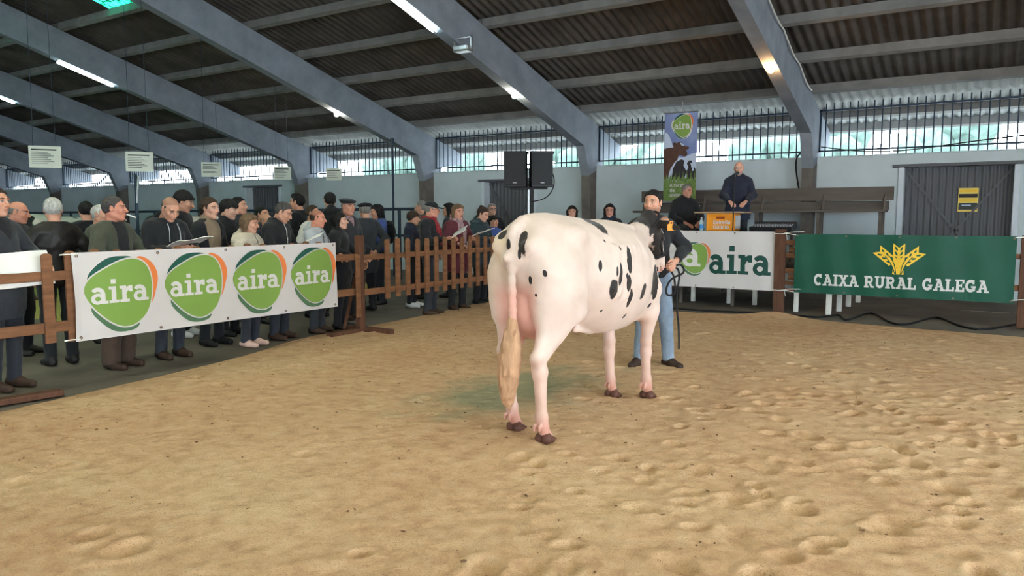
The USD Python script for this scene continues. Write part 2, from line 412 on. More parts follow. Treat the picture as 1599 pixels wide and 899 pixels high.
# lamps
def fixture(fx, y, label):
    t = thing('tube_lamp', label, 'lamp')
    z = ztop(y) - .68; z2 = ztop(y + 1.25) - .68
    obj('lamp_body', cyl((fx - .1, y, z + .02), (fx - .1, y + 1.25, z2 + .02), .05, 8), M['white_metal'], t)
    for dx in (-.035, .035):
        obj('tube', cyl((fx - .1 + dx, y, z - .045), (fx - .1 + dx, y + 1.25, z2 - .045), .016, 8), glow('tube_glow', (214, 244, 250), LAMP_COOL), t)
    for q in (0.02, 1.2):
        obj('bracket', box(fx - .12, fx - .08, y + q, y + q + .04, ztop(y + q) - .68, ztop(y + q) - .6), M['steel'], t)
def bulb(fx, y, label, warm):
    t = thing('bulb_lamp', label, 'lamp')
    z = ztop(y) - .70
    obj('socket', cyl((fx - .1, y, z + .06), (fx - .1, y, z - .01), .022, 10), M['black'], t)
    obj('bulb', xf(trimesh.creation.icosphere(2, .06), None, (fx - .1, y, z - .05)), glow('bulb_warm' if warm else 'bulb_white', (255, 196, 130) if warm else (255, 250, 225), LAMP_WARM), t, smooth=True)
for i, lab in ((3, 'long white tube lamp under the second frame, top centre of the picture'), (5, 'long white tube lamp under the fourth frame from the right'), (6, 'long white tube lamp at the left edge under the fifth frame'), (7, 'white tube lamp out of view at left, under the sixth frame'), (1, 'white tube lamp out of view at right')):
    fixture(FR[i], 9.0, lab)
for i, wm, lab in ((2, True, 'warm yellow bulb under the frame beside the speaking man'), (3, False, 'white bulb under the second frame above the loudspeakers'), (4, False, 'white bulb under the third frame from the right'), (1, True, 'warm bulb under the frame beyond the right edge')):
    bulb(FR[i], 12.75, lab, wm)
def flood(x, y, z, label, on, az=0):
    t = thing('floodlight', label, 'floodlight', (x, y, z), az)
    obj('housing', cbox(-.16, .16, -.1, .1, 0, .1, .02), M['steel'], t)
    obj('glass', box(-.14, .14, -.085, .085, -.006, .0), glow('flood_glow', (255, 226, 186), FLOOD) if on else mat('flood_glass', (120, 122, 116), .15, .2, 20), t)
    obj('bracket', cat_(box(-.19, -.17, -.02, .02, .03, .24), box(.17, .19, -.02, .02, .03, .24), box(-.19, .19, -.02, .02, .22, .24)), M['steel'], t)
flood(FR[3] + .12, 10.75, ztop(10.75) - .85, 'square floodlight, unlit, bolted under the second frame', False)

# ------------------------------------------------------------------ sawdust of the show ring
EDGE = spline([(-6.3, 1.2), (-6.40, 2.4), (-6.55, 3.6), (-6.68, 4.5), (-6.9, 5.4), (-7.2, 6.3), (-7.25, 7.4), (-7.35, 9.0), (-7.6, 10.6), (-7.7, 11.4), (-6.6, 11.6), (-5.2, 11.45), (-4.04, 11.38), (-3.0, 11.62), (-2.5, 11.62), (-1.6, 11.45), (-.6, 11.35), (.34, 11.3), (3.0, 11.2), (6.0, 11.0)], 160)
ring = Polygon(np.vstack([EDGE, [(6.0, 0.2), (2, 0.2), (-3, 0.2)]])).buffer(0)
def sawdust():
    h = 0.023
    xs = np.arange(-7.9, 2.6, h); ys = np.arange(0.3, 11.8, h)
    # visible part only plus a margin: ahead of the camera
    X, Y = np.meshgrid(xs, ys, indexing='ij')
    from shapely import contains_xy, distance, points as spoints, prepare
    prepare(ring)
    inside = contains_xy(ring, X, Y) & (Y > .30 * np.abs(X) - .2) & (Y > .6)
    P3 = np.stack([X, Y, np.zeros_like(X)], -1)
    z = 0.022 * (meshkit.fbm(P3 * 1.3, 3, 3) - .5) + 0.012 * (meshkit.fbm(P3 * 5.0, 3, 5) - .5) + 0.014 * (meshkit.fbm(P3 * 15.0, 3, 8) - .5)
    z += 0.022
    r = np.random.default_rng(21)
    dents = []
    for k in range(420):
        a, b = r.uniform(-7, 4.5), r.uniform(1.6, 11)
        if r.random() < .55: a, b = r.normal(-.7, 1.1), r.normal(5.2, 1.6)
        dents.append((a, b, r.uniform(.035, .07), r.uniform(.010, .032), r.uniform(0, 6.28), r.uniform(1.0, 1.6)))
    for (a, b, s, d, t, e) in dents:
        i0, i1 = np.searchsorted(xs, [a - .3, a + .3]); j0, j1 = np.searchsorted(ys, [b - .3, b + .3])
        if i1 <= i0 or j1 <= j0: continue
        dx, dy = X[i0:i1, j0:j1] - a, Y[i0:i1, j0:j1] - b
        u, v = dx * math.cos(t) + dy * math.sin(t), -dx * math.sin(t) + dy * math.cos(t)
        q = np.sqrt((u / (s * e)) ** 2 + (v / s) ** 2)
        z[i0:i1, j0:j1] += -d * np.exp(-q ** 4) + d * .35 * np.exp(-((q - 1.35) / .4) ** 2)
    bd = np.full(X.shape, 1.0); ii = inside
    bd[ii] = distance(spoints(X[ii], Y[ii]), LineString(EDGE))
    z = np.where(bd < .28, (z + .008) * np.clip(bd / .28, 0, 1) ** .7 - .008, z)
    z = np.where(bd > .2, np.maximum(z, -.004 + .004 * np.sin(X * 60) * np.sin(Y * 55)), z)
    # little heap at the foot of the right post
    z += .07 * np.exp(-(((X + 2.75) / .38) ** 2 + ((Y - 11.55) / .16) ** 2)) * np.clip(bd / .06, 0, 1)
    ids = -np.ones(X.shape, int); cell = inside[:-1, :-1] & inside[1:, :-1] & inside[:-1, 1:] & inside[1:, 1:]
    use = np.zeros(X.shape, bool)
    for a in (0, 1):
        for b in (0, 1): use[a:X.shape[0] - 1 + a, b:X.shape[1] - 1 + b] |= cell
    ids[use] = np.arange(use.sum())
    V = np.stack([X[use], Y[use], z[use]], 1)
    q = np.argwhere(cell); a, b = q[:, 0], q[:, 1]
    i00, i10, i11, i01 = ids[a, b], ids[a + 1, b], ids[a + 1, b + 1], ids[a, b + 1]
    F = np.vstack([np.stack([i00, i10, i11], 1), np.stack([i00, i11, i01], 1)])
    return trimesh.Trimesh(V, F, process=False), (xs, ys, z)
saw, SAWGRID = sawdust()
def sawz(x, y):
    xs, ys, z = SAWGRID
    i, j = np.clip(np.searchsorted(xs, x), 0, len(xs) - 1), np.clip(np.searchsorted(ys, y), 0, len(ys) - 1)
    return float(z[i, j]) if ring.contains(Point(x, y)) else -0.012
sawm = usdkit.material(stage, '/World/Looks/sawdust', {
    'g': ('geometry', {}),
    'n1': ('noise_texture', {'scale': 0.7, 'detail': 4.0}), 'n2': ('noise_texture', {'scale': 9.0, 'detail': 5.0, 'roughness': .65}), 'n3': ('noise_texture', {'scale': 150.0, 'detail': 3.0, 'roughness': .7}),
    'r1': ('rgb_ramp', {'ramp': [(0.3, lin((202, 156, 118))), (0.5, lin((214, 174, 135))), (0.72, lin((226, 194, 154)))]}),
    'r2': ('rgb_ramp', {'ramp': [(0.28, lin((166, 122, 90))), (0.5, lin((214, 174, 135))), (0.75, lin((232, 202, 166)))]}),
    'r3': ('rgb_ramp', {'ramp': [(0.30, (.45, .40, .34)), (0.46, (1, 1, 1)), (0.7, (1, 1, 1))]}),
    'm1': ('mix_color', {'fac': 0.5}), 'm2': ('mix_color', {'blend_type': 'multiply', 'fac': 0.85}),
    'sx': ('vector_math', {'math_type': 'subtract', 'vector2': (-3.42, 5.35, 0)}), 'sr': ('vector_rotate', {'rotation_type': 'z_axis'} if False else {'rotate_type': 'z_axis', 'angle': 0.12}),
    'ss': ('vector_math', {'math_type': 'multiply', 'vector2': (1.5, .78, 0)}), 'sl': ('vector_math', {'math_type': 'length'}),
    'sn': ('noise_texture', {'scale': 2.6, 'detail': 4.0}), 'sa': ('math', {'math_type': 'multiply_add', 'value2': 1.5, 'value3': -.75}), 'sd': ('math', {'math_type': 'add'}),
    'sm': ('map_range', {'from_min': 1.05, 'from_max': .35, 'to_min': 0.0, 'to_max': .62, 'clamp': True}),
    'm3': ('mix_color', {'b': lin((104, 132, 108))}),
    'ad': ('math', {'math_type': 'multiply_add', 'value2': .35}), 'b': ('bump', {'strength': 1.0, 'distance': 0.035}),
    'p': ('principled_bsdf', {'roughness': 0.95, 'specular_ior_level': 0.1})},
    [('g.position', 'n1.vector'), ('g.position', 'n2.vector'), ('g.position', 'n3.vector'), ('n1.fac', 'r1.fac'), ('n2.fac', 'r2.fac'), ('n3.fac', 'r3.fac'),
     ('r1.color', 'm1.a'), ('r2.color', 'm1.b'), ('m1.result', 'm2.a'), ('r3.color', 'm2.b'),
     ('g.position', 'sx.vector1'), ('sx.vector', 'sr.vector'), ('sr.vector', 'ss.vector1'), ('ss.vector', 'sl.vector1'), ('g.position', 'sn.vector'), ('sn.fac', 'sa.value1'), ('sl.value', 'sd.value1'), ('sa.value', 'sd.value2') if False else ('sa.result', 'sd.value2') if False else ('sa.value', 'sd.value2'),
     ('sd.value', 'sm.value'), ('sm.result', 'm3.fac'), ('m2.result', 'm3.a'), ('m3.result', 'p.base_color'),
     ('n3.fac', 'ad.value1'), ('n2.fac', 'ad.value3'), ('ad.value', 'b.height'), ('b.normal', 'p.normal')], surface='p.BSDF')
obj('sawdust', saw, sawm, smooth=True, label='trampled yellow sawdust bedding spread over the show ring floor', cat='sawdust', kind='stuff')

# dark chips and crumbs lying on the sawdust
def chips():
    r = np.random.default_rng(5); ms = []
    for k in range(700):
        x, y = r.uniform(-6.6, 3), r.uniform(1.8, 10.5)
        if not ring.contains(Point(x, y)): continue
        l, w_ = r.uniform(.004, .018), r.uniform(.003, .008)
        m = trimesh.creation.icosphere(0, 1.0); m.vertices *= (l, w_, w_ * .6) * r.uniform(.6, 1.3, (12, 1))
        ms.append(xf(m, rotz(r.uniform(0, 360)), (x, y, sawz(x, y) + w_ * .3)))
    return cat_(ms)
obj('debris', chips(), mat('dark_chip', (104, 76, 52), .9, .3, 30), label='scattered dark wood chips and crumbs on the sawdust', cat='debris', kind='stuff')

# ------------------------------------------------------------------ banners
def crv(pts, n=96): return Polygon(spline(pts, n, True)).buffer(0)
BLOB = crv([(-1.04, .18), (-.84, .5), (-.44, .74), (.04, .95), (.5, 1.0), (.84, .80), (1.0, .34), (.97, -.2), (.76, -.70), (.3, -.98), (-.12, -.92), (-.56, -.60), (-.90, -.2)])
RING = BLOB.buffer(.045)
DARK = crv([(-.93, .42), (-.72, .80), (-.3, 1.06), (.1, 1.10), (.45, 1.0), (.3, 0), (.55, -.98), (.2, -1.14), (-.25, -1.08), (-.62, -.78), (-.86, -.38), (-.7, 0)]).difference(RING)
ORNG = crv([(.55, 1.04), (.86, 1.0), (1.14, .72), (1.22, .36), (1.12, -.05), (.96, -.36), (.6, .2)]).difference(RING)
def stroke(pts, w, cap=2): return LineString(pts).buffer(w / 2, cap_style=cap, join_style=1)
def arc(cx_, cy_, rx, ry, a0, a1, n=24):
    t = np.radians(np.linspace(a0, a1, n)); return np.stack([cx_ + rx * np.cos(t), cy_ + ry * np.sin(t)], 1)
SW = .27
def let_a():
    bowl = affinity.scale(Point(0, 0).buffer(1, 24), .40, .33); hole = affinity.scale(Point(0, 0).buffer(1, 24), .17, .13)
    bowl = affinity.translate(bowl.difference(hole), .40, .31)
    top = stroke(arc(.40, .60, .30, .27, 150, 0), .25)
    stem = sbox(.57, .0, .84, .62); foot = sbox(.57, 0, 1.0, .16)
    return unary_union([bowl, top, stem, foot])
def let_i(): return unary_union([sbox(.16, 0, .43, 1), sbox(0, .82, .43, 1), sbox(0, 0, .6, .17), sbox(.14, 1.16, .44, 1.44)])
def let_r(): return unary_union([sbox(.14, 0, .41, 1), sbox(0, .82, .41, 1), sbox(0, 0, .6, .17), stroke(np.vstack([arc(.66, .52, .34, .33, 175, 95)]), .24), sbox(.56, .62, .80, .99)])
def word_aira():
    x, out = 0, []
    for g, adv in ((let_a(), 1.06), (let_i(), .66), (let_r(), .86), (let_a(), 1.0)):
        out.append(affinity.translate(g, x, 0)); x += adv
    return unary_union(out), x
AIRA, AIRA_W = word_aira()

def slab(ch):
    """Heavy slab-serif capitals 1 high; returns shape and advance."""
    s, t = .24, .15
    def foot(x, y, w_=.42): return sbox(x - w_ / 2, y, x + w_ / 2, y + t)
    if ch == 'C': return unary_union([stroke(arc(.46, .5, .34, .39, 50, 310), .24), sbox(.62, .66, .78, 1.0)]), .92
    if ch == 'G': return unary_union([stroke(arc(.46, .5, .34, .39, 50, 330), .24), sbox(.62, .66, .78, 1.0), sbox(.50, .36, .92, .50), sbox(.66, .1, .86, .5)]), 1.0
    if ch == 'A': return unary_union([Polygon([(.12, .1), (.34, .1), (.60, .98), (.40, .98)]), Polygon([(.40, .98), (.62, .98), (.94, .1), (.68, .1)]), sbox(.3, .28, .76, .42), foot(.2, 0, .40), foot(.82, 0, .44), sbox(.2, .85, .6, 1)]), 1.06
    if ch == 'I': return unary_union([sbox(.13, 0, .37, 1), foot(.25, 0, .5), foot(.25, .85, .5)]), .56
    if ch == 'X': return unary_union([Polygon([(.08, .95), (.34, .95), (.86, .05), (.60, .05)]), Polygon([(.62, .95), (.84, .95), (.34, .05), (.1, .05)]), foot(.2, 0, .4), foot(.76, 0, .42), foot(.2, .85, .42), foot(.74, .85, .4)]), .98
    if ch == 'R': return unary_union([sbox(.1, 0, .34, 1), sbox(0, .85, .5, 1), foot(.22, 0, .46), stroke(np.vstack([[(.3, .9)], arc(.54, .69, .20, .21, 90, -90), [(.3, .46)]]), .2), Polygon([(.42, .45), (.64, .45), (.9, .05), (.64, .05)]), sbox(.64, 0, .98, t)]), 1.02
    if ch == 'U': return unary_union([stroke(np.vstack([[(.24, .9)], arc(.5, .36, .26, .25, 180, 360), [(.76, .9)]]), .22), foot(.22, .85, .44), foot(.78, .85, .40)]), 1.04
    if ch == 'L': return unary_union([sbox(.1, 0, .34, 1), sbox(0, 0, .78, t), sbox(.62, 0, .78, .36), foot(.22, .85, .46)]), .86
    if ch == 'E': return unary_union([sbox(.1, 0, .34, 1), sbox(0, 0, .80, t), sbox(.64, 0, .80, .34), sbox(0, .85, .78, 1), sbox(.62, .68, .78, 1), sbox(.3, .43, .6, .57), sbox(.5, .36, .6, .64)]), .88
    return Polygon(), .5
def slab_text(s):
    x, out = 0, []
    for ch in s:
        g, a = slab(ch); out.append(affinity.translate(g, x, 0)); x += a
    return unary_union([g for g in out if not g.is_empty]), x
def inter(text, height, bold=False):
    """Plain sans lettering as a flat-bottomed mesh 1.5 mm deep, its left lower corner at the origin."""
    return meshkit.text_mesh(text, height, 0.0015, bold)
def fit(poly, x, y, s, sy=None): return affinity.translate(affinity.scale(poly, s, sy or s, origin=(0, 0)), x, y)

def sheetpart(poly, z0, th, wave, frame, seg=.08):
    m = poly if isinstance(poly, trimesh.Trimesh) else extrude(poly, th)
    m = m.copy(); m.vertices[:, 2] += z0
    v, f = trimesh.remesh.subdivide_to_size(m.vertices, m.faces, seg, max_iter=12)
    v = np.array(v); v[:, 2] += wave(v[:, 0], v[:, 1])
    R, o = frame
    return trimesh.Trimesh(v @ R.T + o, f, process=False)
def banner(name, label, W, Hh, fabric, layers, wave, frame, eyelets=(), seg=.08):
    """A vinyl sheet W x Hh and printed shapes lying on it. frame: columns right, up, out and the lower left corner."""
    t = thing(name, label, 'banner')
    obj('sheet', sheetpart(sbox(0, 0, W, Hh), -.0015, .0015, wave, frame, seg), fabric, t)
    z = 0.0003
    for nm, poly, mt, lab in layers:
        for pc in (poly.geoms if nm == 'logo_crescent' and hasattr(poly, 'geoms') else [poly]):
            obj(nm, sheetpart(pc, z, .0008, wave, frame, seg), M['logo_mid'] if nm == 'logo_crescent' and pc.centroid.y < poly.envelope.centroid.y and hasattr(poly, 'geoms') else mt, t, label=lab)
        z += .0007
    for (ex, ey) in eyelets:
        g = xf(trimesh.creation.annulus(.006, .014, .004, sections=12), None, (ex, ey, .003))
        obj('eyelet', sheetpart(g, 0, 0, wave, frame, 1), M['grommet'], t)
    return t
def logo(x, y, s, sy=None, text=True):
    L = [('logo_crescent', fit(DARK, x, y, s, sy), M['logo_dark'], 'dark green crescent'), ('logo_arc', fit(ORNG, x, y, s, sy), M['logo_orange'], 'orange arc'), ('logo_leaf', fit(BLOB, x, y, s, sy), M['logo_green'], 'green rounded emblem')]
    if text:
        k = 1.74 / AIRA_W
        L.append(('lettering', fit(fit(AIRA, -.86, -.26, k), x, y, s, sy), M['print_white'], 'white lettering aira'))
    return L
RL = np.array([[0, 0, 1], [1, 0, 0], [0, 1, 0]], float)        # sheet facing +X, running along +Y
RB = np.array([[1, 0, 0], [0, 0, -1], [0, 1, 0]], float)       # sheet facing -Y, running along +X
LX = -6.78
def wl(u, v): return .010 * np.sin(u * 2.6 + v * 2.0) + .006 * np.sin(u * 6.1 - v * 3) + .02 * np.exp(-u / .05) * np.sin(v * 5)
ley = []
for cy_ in (3.81, 4.585, 5.36, 6.12): ley += logo(cy_ - 3.40, .395, .312)
banner('banner', 'long white vinyl banner with four green round emblems tied to the fence at left', 3.12, .785, M['white_pvc'], ley, wl, (RL, np.array([LX, 3.40, .40])),
       [(x, y) for x in (.04, .8, 1.56, 2.32, 3.08) for y in (.03, .755)])
def wr(u, v): return .008 * np.sin(u * 5.0 + v * 1.5) + .005 * np.sin(u * 11 + v * 4)
DG = mat('letter_dark_green', (24, 70, 62), .5, .05, 2)
k = 1.0 / AIRA_W
LA = [('logo_crescent', fit(DARK, .66, .47, .245), M['logo_dark'], None), ('logo_arc', fit(ORNG, .66, .47, .245), M['logo_orange'], None), ('logo_leaf', fit(BLOB, .66, .47, .245), M['logo_green'], None),
      ('letter', fit(let_a(), .49, .34, .30), M['print_white'], 'white letter a on the emblem'), ('lettering', fit(AIRA, .94, .24, .99 / AIRA_W, .315), DG, 'dark green lettering aira')]
banner('banner', 'white banner with dark green lettering hanging in front of the announcer table', 2.02, .93, M['white_pvc'], LA, wr, (RB, np.array([-4.90, 12.08, .335])), [(x, y) for x in (.03, .72, 1.35, 1.99) for y in (.025, .905)])
TX, TW = slab_text('CAIXA RURAL GALEGA')
def wheat():
    seeds, out = [], []
    def ear(bx, by, ang, L, w_):
        body = Polygon([(-w_, 0), (-w_, L), (0, L - w_ * .85), (w_, L), (w_, 0)])
        sd = []
        for q in range(3):
            for sgn in (-1, 1):
                o = affinity.rotate(affinity.scale(Point(0, 0).buffer(1, 8), .17 * w_, .42 * w_), -28 * sgn, origin=(0, 0))
                sd.append(affinity.translate(o, sgn * w_ * .45, .16 * L + q * L * .27))
        g = body.difference(unary_union(sd))
        return affinity.translate(affinity.rotate(g, ang, origin=(0, 0)), bx, by)
    out.append(ear(0, .22, 0, .30, .088))
    out.append(ear(-.085, .20, 50, .34, .085)); out.append(ear(.085, .20, -50, .34, .085))
    stems = unary_union([stroke([(0, .26), (0, .0)], .05)] + [stroke(spline([(sg * .26, .36), (sg * .15, .25), (sg * (.045 + .02 * d), .10), (sg * (.035 + .035 * d), 0)], 20), .042) for sg in (-1, 1) for d in (0, 1)] + [Polygon([(-.09, .12), (.09, .12), (.09, .26), (-.09, .26)])])
    cuts = unary_union([stroke(spline([(sg * (.21 - .07 * q), .30 - .0 * q), (sg * (.12 - .05 * q), .18), (sg * (.045 - .012 * q), 0)], 16), .013) for sg in (-1, 1) for q in (0, 1)])
    return unary_union(out + [stems]).difference(cuts)
GL = [('emblem', fit(wheat(), 1.43, .335, .86, .86), M['print_yellow'], 'gold wheat ear emblem'), ('lettering', fit(TX, .29, .125, 2.26 / TW, .172), M['print_white'], 'white lettering CAIXA RURAL GALEGA')]
def wg(u, v): return .012 * np.sin(u * 4.0 + 1) * (1 - .4 * v) + .006 * np.sin(u * 13 + v * 2)
banner('banner', 'dark green banner with gold wheat emblem and white capitals on the right fence', 2.83, .90, M['green_pvc'], GL, wg, (RB, np.array([-2.61, 12.06, .335])), [(x, y) for x in (.03, .72, 1.43, 2.13, 2.80) for y in (.03, .875)])

# ------------------------------------------------------------------ fences
def picket(c, along, z0, z1, w_=.095, th=.022):
    """board with a rounded top, standing on the ring side of the rails; along: 'y' or 'x'"""
    g = unary_union([sbox(-w_ / 2, z0, w_ / 2, z1 - w_ * .35), affinity.translate(affinity.scale(Point(0, 0).buffer(1, 10), w_ / 2, w_ * .36), 0, z1 - w_ * .36)])
    m = extrude(g, th)
    return xf(m, RL if along == 'y' else RB, c)
def fence(label, along, c0, c1, plane, pick, rails, mat_p, post=None, back=-1):
    t = thing('picket_fence', label, 'fence', kind=None)
    for z0, z1 in rails:
        if along == 'y': obj('rail', cbox(plane - .045, plane - .012, c0, c1, z0, z1), M['wood_h'] if False else M['wood'], t)
        else: obj('rail', cbox(c0, c1, plane + .012, plane + .045, z0, z1), M['wood'], t)
    for q in pick:
        o = (plane - .011, q, 0) if along == 'y' else (q, plane + .011, 0)
        obj('picket', picket(o, along, .41 + .008 * math.sin(q * 40), 1.20 + .012 * math.sin(q * 23), .085), mat_p, t)
    return t
PK = M['wood']
fence('left fence panel of rails and rounded pickets at the picture edge', 'y', 1.5, 3.37, -6.80, [1.75, 2.1, 3.20], [(.50, .59), (.95, 1.03)], PK)
fence('fence panel of pickets behind the long white banner', 'y', 3.33, 6.96, -6.82, [3.40] + [3.62 + .205 * q for q in range(14)], [(.50, .59), (.95, 1.03)], PK)
fence('long open picket fence panel with twelve visible pickets beside the cow', 'y', 6.98, 11.6, -6.85, [7.51 + .2085 * q for q in range(20)], [(.48, .56), (.94, 1.01)], PK)
fence('low fence panel behind the announcer banner', 'x', -7.0, -2.9, 12.12, [-6.8 + .21 * q for q in range(9)], [(.50, .59), (.95, 1.03)], PK)
t = fence('picket fence panel with rounded tops behind the dark green banner', 'x', -2.72, 0.16, 12.12, [-2.33 + .232 * q for q in range(11)], [(.52, .60), (.95, 1.03)], M['wood_dark'])
for z0, z1 in ((1.06, 1.13), (.86, .94), (.62, .70), (.44, .50), (.34, .38)): obj('short_rail', cbox(-2.80, -2.5, 12.14, 12.18, z0, z1), M['wood'], t)
fence('fence rails continuing past the right picture edge', 'x', .18, 3.2, 12.12, [1.0 + .3 * q for q in range(7)], [(.50, .58), (.93, 1.0)], PK)
t = thing('fence_post', 'square brown corner post with crossed foot boards between banner and picket fence', 'fence post', (-6.85, 6.99, 0))
obj('post', cbox(-.045, .045, -.045, .045, 0, 1.26), M['wood_dark'], t); obj('batten', cbox(.046, .07, -.13, -.05, .22, 1.02), M['wood'], t)
obj('foot_board', cbox(-.30, .46, .05, .13, .0, .075), M['wood_dark'], t); obj('foot_board', cbox(-.05, .05, -.55, -.05, .0, .075), M['wood_dark'], t)
obj('back_strut', tube([(-.30, .0, .03), (-.04, 0, .85)], .028, 4), M['wood_dark'], t)
t = thing('fence_post', 'brown post between the white lettered banner and the green banner', 'fence post', (-2.84, 12.10, 0))
obj('post', cbox(-.075, .075, -.05, .06, 0, 1.30), M['wood_dark'], t)
for z in (.36, 1.24):
    obj('string', cat_(tube([(-.09, -.06, z), (0, -.065, z - .01), (.09, -.06, z), (.24, -.06, z - .02)], .007, 6), tube([(.06, -.06, z), (.16, -.07, z + .02), (.36, -.05, z + .03)], .006, 6), tube([(.09, -.06, z), (.12, -.08, z - .09)], .005, 5)), M['tie'], t, label='white tie string')
t = thing('fence_post', 'brown post at the right end of the green banner', 'fence post', (.32, 12.16, 0)); obj('post', cbox(-.05, .05, -.05, .05, 0, 1.25), M['wood_dark'], t)
for z in (.38, 1.22): obj('string', tube([(-.12, -.11, z), (.0, -.06, z + .01), (.12, -.06, z)], .007, 6), M['tie'], t)
t = thing('foot_board', 'loose wooden foot board lying on the floor at the left edge', 'board', (-6.62, 2.86, 0), -8)
obj('plank', cbox(-.05, .06, -.30, .30, .0, .05), M['wood_dark'], t); obj('plank', cbox(.02, .30, -.42, -.33, -.01, .09), M['wood'], t)
t = thing('tie_string', 'white strings tying the long banner to the left fence', 'string'); 
for z in (1.17, .42): obj('string', tube([(-6.78, 3.30, z), (-6.77, 3.36, z + .004), (-6.765, 3.43, z)], .006, 6), M['tie'], t)

# ------------------------------------------------------------------ announcer's stand
GW = M['grey_wood']
t = thing('stage', 'low dark wooden stage on pale legs behind the announcer banner', 'stage')
for q in range(7): obj('plank', cbox(-7.2, -2.6, 12.85 + .27 * q, 12.85 + .27 * q + .262, .70, .75), GW, t)
for x in (-6.6, -5.9, -5.2, -4.5, -3.86, -3.42, -3.08):
    obj('leg', cbox(x - .035, x + .035, 12.86, 12.92, 0, .70), M['white_metal'], t); obj('leg', cbox(x - .03, x + .03, 14.6, 14.66, 0, .70), GW, t)
obj('skirt_board', cbox(-7.2, -2.6, 12.83, 12.855, .58, .74), GW, t)
t = thing('table', 'long dark table on the stage carrying crate, mixer and papers', 'table')
obj('table_top', cbox(-5.4, -2.75, 12.45, 13.15, 1.205, 1.245), mat('table_dark', (58, 54, 52), .6, .15, 4), t)
for x in (-5.3, -4.6, -3.7, -2.9):
    obj('leg', cbox(x - .025, x + .025, 12.52, 12.57, 0, 1.205), GW, t); obj('leg', cbox(x - .025, x + .025, 13.06, 13.11, .75, 1.205), GW, t)
t = thing('bench', 'long grey wooden bench with backrest along the back wall', 'bench')
for z0, z1 in ((1.80, 2.05),): obj('backrest_board', cbox(-6.6, -1.64, 15.42, 15.46, z0, z1), GW, t)
obj('backrest_board', cbox(-6.6, -1.72, 15.50, 15.53, 1.62, 1.79), GW, t)
obj('seat_board', cbox(-6.6, -1.72, 14.95, 15.35, 1.58, 1.625), GW, t)
for x in (-6.4, -5.2, -4.0, -2.86, -1.80):
    obj('leg', cbox(x - .035, x + .035, 15.30, 15.36, 0, 1.58), GW, t); obj('leg', cbox(x - .03, x + .03, 15.0, 15.05, 0, 1.58), GW, t)
    obj('bracket', tube([(x, 15.33, 1.55), (x + .02, 15.48, 2.04)], .03, 4), GW, t)
t = thing('crate', 'orange plastic bottle crate with white lettering standing on the table', 'crate', (0, 0, 0))
OR = mat('crate_orange', (240, 150, 30), .45, .06, 4)
obj('body', cbox(-4.20, -3.74, 12.66, 13.02, 1.247, 1.555, .015), OR, t)
obj('rim', cat_(cbox(-4.21, -3.73, 12.65, 12.665, 1.50, 1.555, .004), cbox(-4.21, -3.73, 12.65, 12.665, 1.247, 1.275, .004), cbox(-4.21, -4.185, 12.648, 12.67, 1.26, 1.55, .004), cbox(-3.755, -3.73, 12.648, 12.67, 1.26, 1.55, .004)), OR, t)
def front_text(txt, h, x, y, z, mt, name, parent, bold=True, label=None):
    m = inter(txt, h, bold); m = xf(m, RB, (x, y, z)); return obj(name, m, mt, parent, label=label)
front_text('Estrella', .062, -4.10, 12.6585, 1.375, M['print_white'], 'lettering', t, label='white lettering Estrella')
front_text('Galicia', .062, -4.10, 12.6585, 1.295, M['print_white'], 'lettering', t, label='white lettering Galicia')
obj('handle_hole', box(-4.04, -3.90, 12.656, 12.66, 1.46, 1.495), mat('red_brown', (150, 60, 20), .6), t)
obj('end_panel', cbox(-3.732, -3.726, 12.7, 12.98, 1.29, 1.52, .003), M['print_white'], t, label='white side panel')
t = thing('board', 'pale wooden board lying on the orange crate as a desk', 'board'); obj('plank', cbox(-4.42, -3.56, 12.62, 13.06, 1.557, 1.58), mat('pale_wood', (176, 146, 116), .7, .15, 4, stretch=(.5, 4, 4)), t)
t = thing('paper', 'white sheet of paper on the board in front of the announcer', 'paper'); obj('sheet', xf(box(-.15, .15, -.1, .1, 0, .004), rotz(8), (-3.82, 12.78, 1.582)), M['paper'], t)
t = thing('water_bottle', 'clear plastic water bottle with blue label beside the crate', 'bottle', (-4.29, 12.62, 1.246))
pb = usdkit.material(stage, '/World/Looks/bottle_plastic', {'p': ('principled_bsdf', {'base_color': (.75, .88, .9), 'roughness': .12, 'transmission_weight': .6, 'ior': 1.2})}, surface='p.BSDF')
obj('body', lathe([(0, 0), (.036, 0), (.038, .01), (.038, .15), (.034, .175), (.014, .205), (.013, .225), (0, .225)], 16), pb, t, smooth=40)
obj('bottle_label', lathe([(.0385, .05), (.0392, .05), (.0392, .12), (.0385, .12)], 16), mat('bottle_label_blue', (60, 130, 190), .5), t); obj('cap', lathe([(0, .222), (.015, .222), (.015, .24), (0, .24)], 12), M['print_white'], t)
t = thing('mixer', 'black audio mixing desk with rows of knobs at the table end', 'mixer', (-3.12, 12.75, 1.247))
obj('body', xf(cbox(-.34, .34, -.2, .2, 0, .09, .012), rotx(8), (0, 0, .02)), M['black'], t)
obj('back_panel', cbox(-.34, .34, .12, .21, .06, .17, .01), M['black'], t)
r_ = np.random.default_rng(3)
obj('knob', cat_([cyl((x, y, .10 + y * .14), (x, y, .125 + y * .14), .008, 6) for x in np.linspace(-.3, .3, 16) for y in (-.12, -.06, 0, .06)]), mat('knob_grey', (150, 150, 152), .5, .1, 5), t, kind='stuff')
obj('fader', cat_([box(x - .006, x + .006, -.16, -.15, .08, .105) for x in np.linspace(-.3, .3, 14)]), M['steel'], t, kind='stuff')
t = thing('paper_pile', 'untidy papers lying on the table beside the seated man', 'papers')
for q in range(5): obj('sheet', xf(box(-.14, .14, -.1, .1, 0, .003), rotz(20 * q - 30), (-4.95 + .12 * q, 12.62 + .03 * (q % 2), 1.247 + .004 * q)), M['paper'] if q % 2 else M['ink'], t)
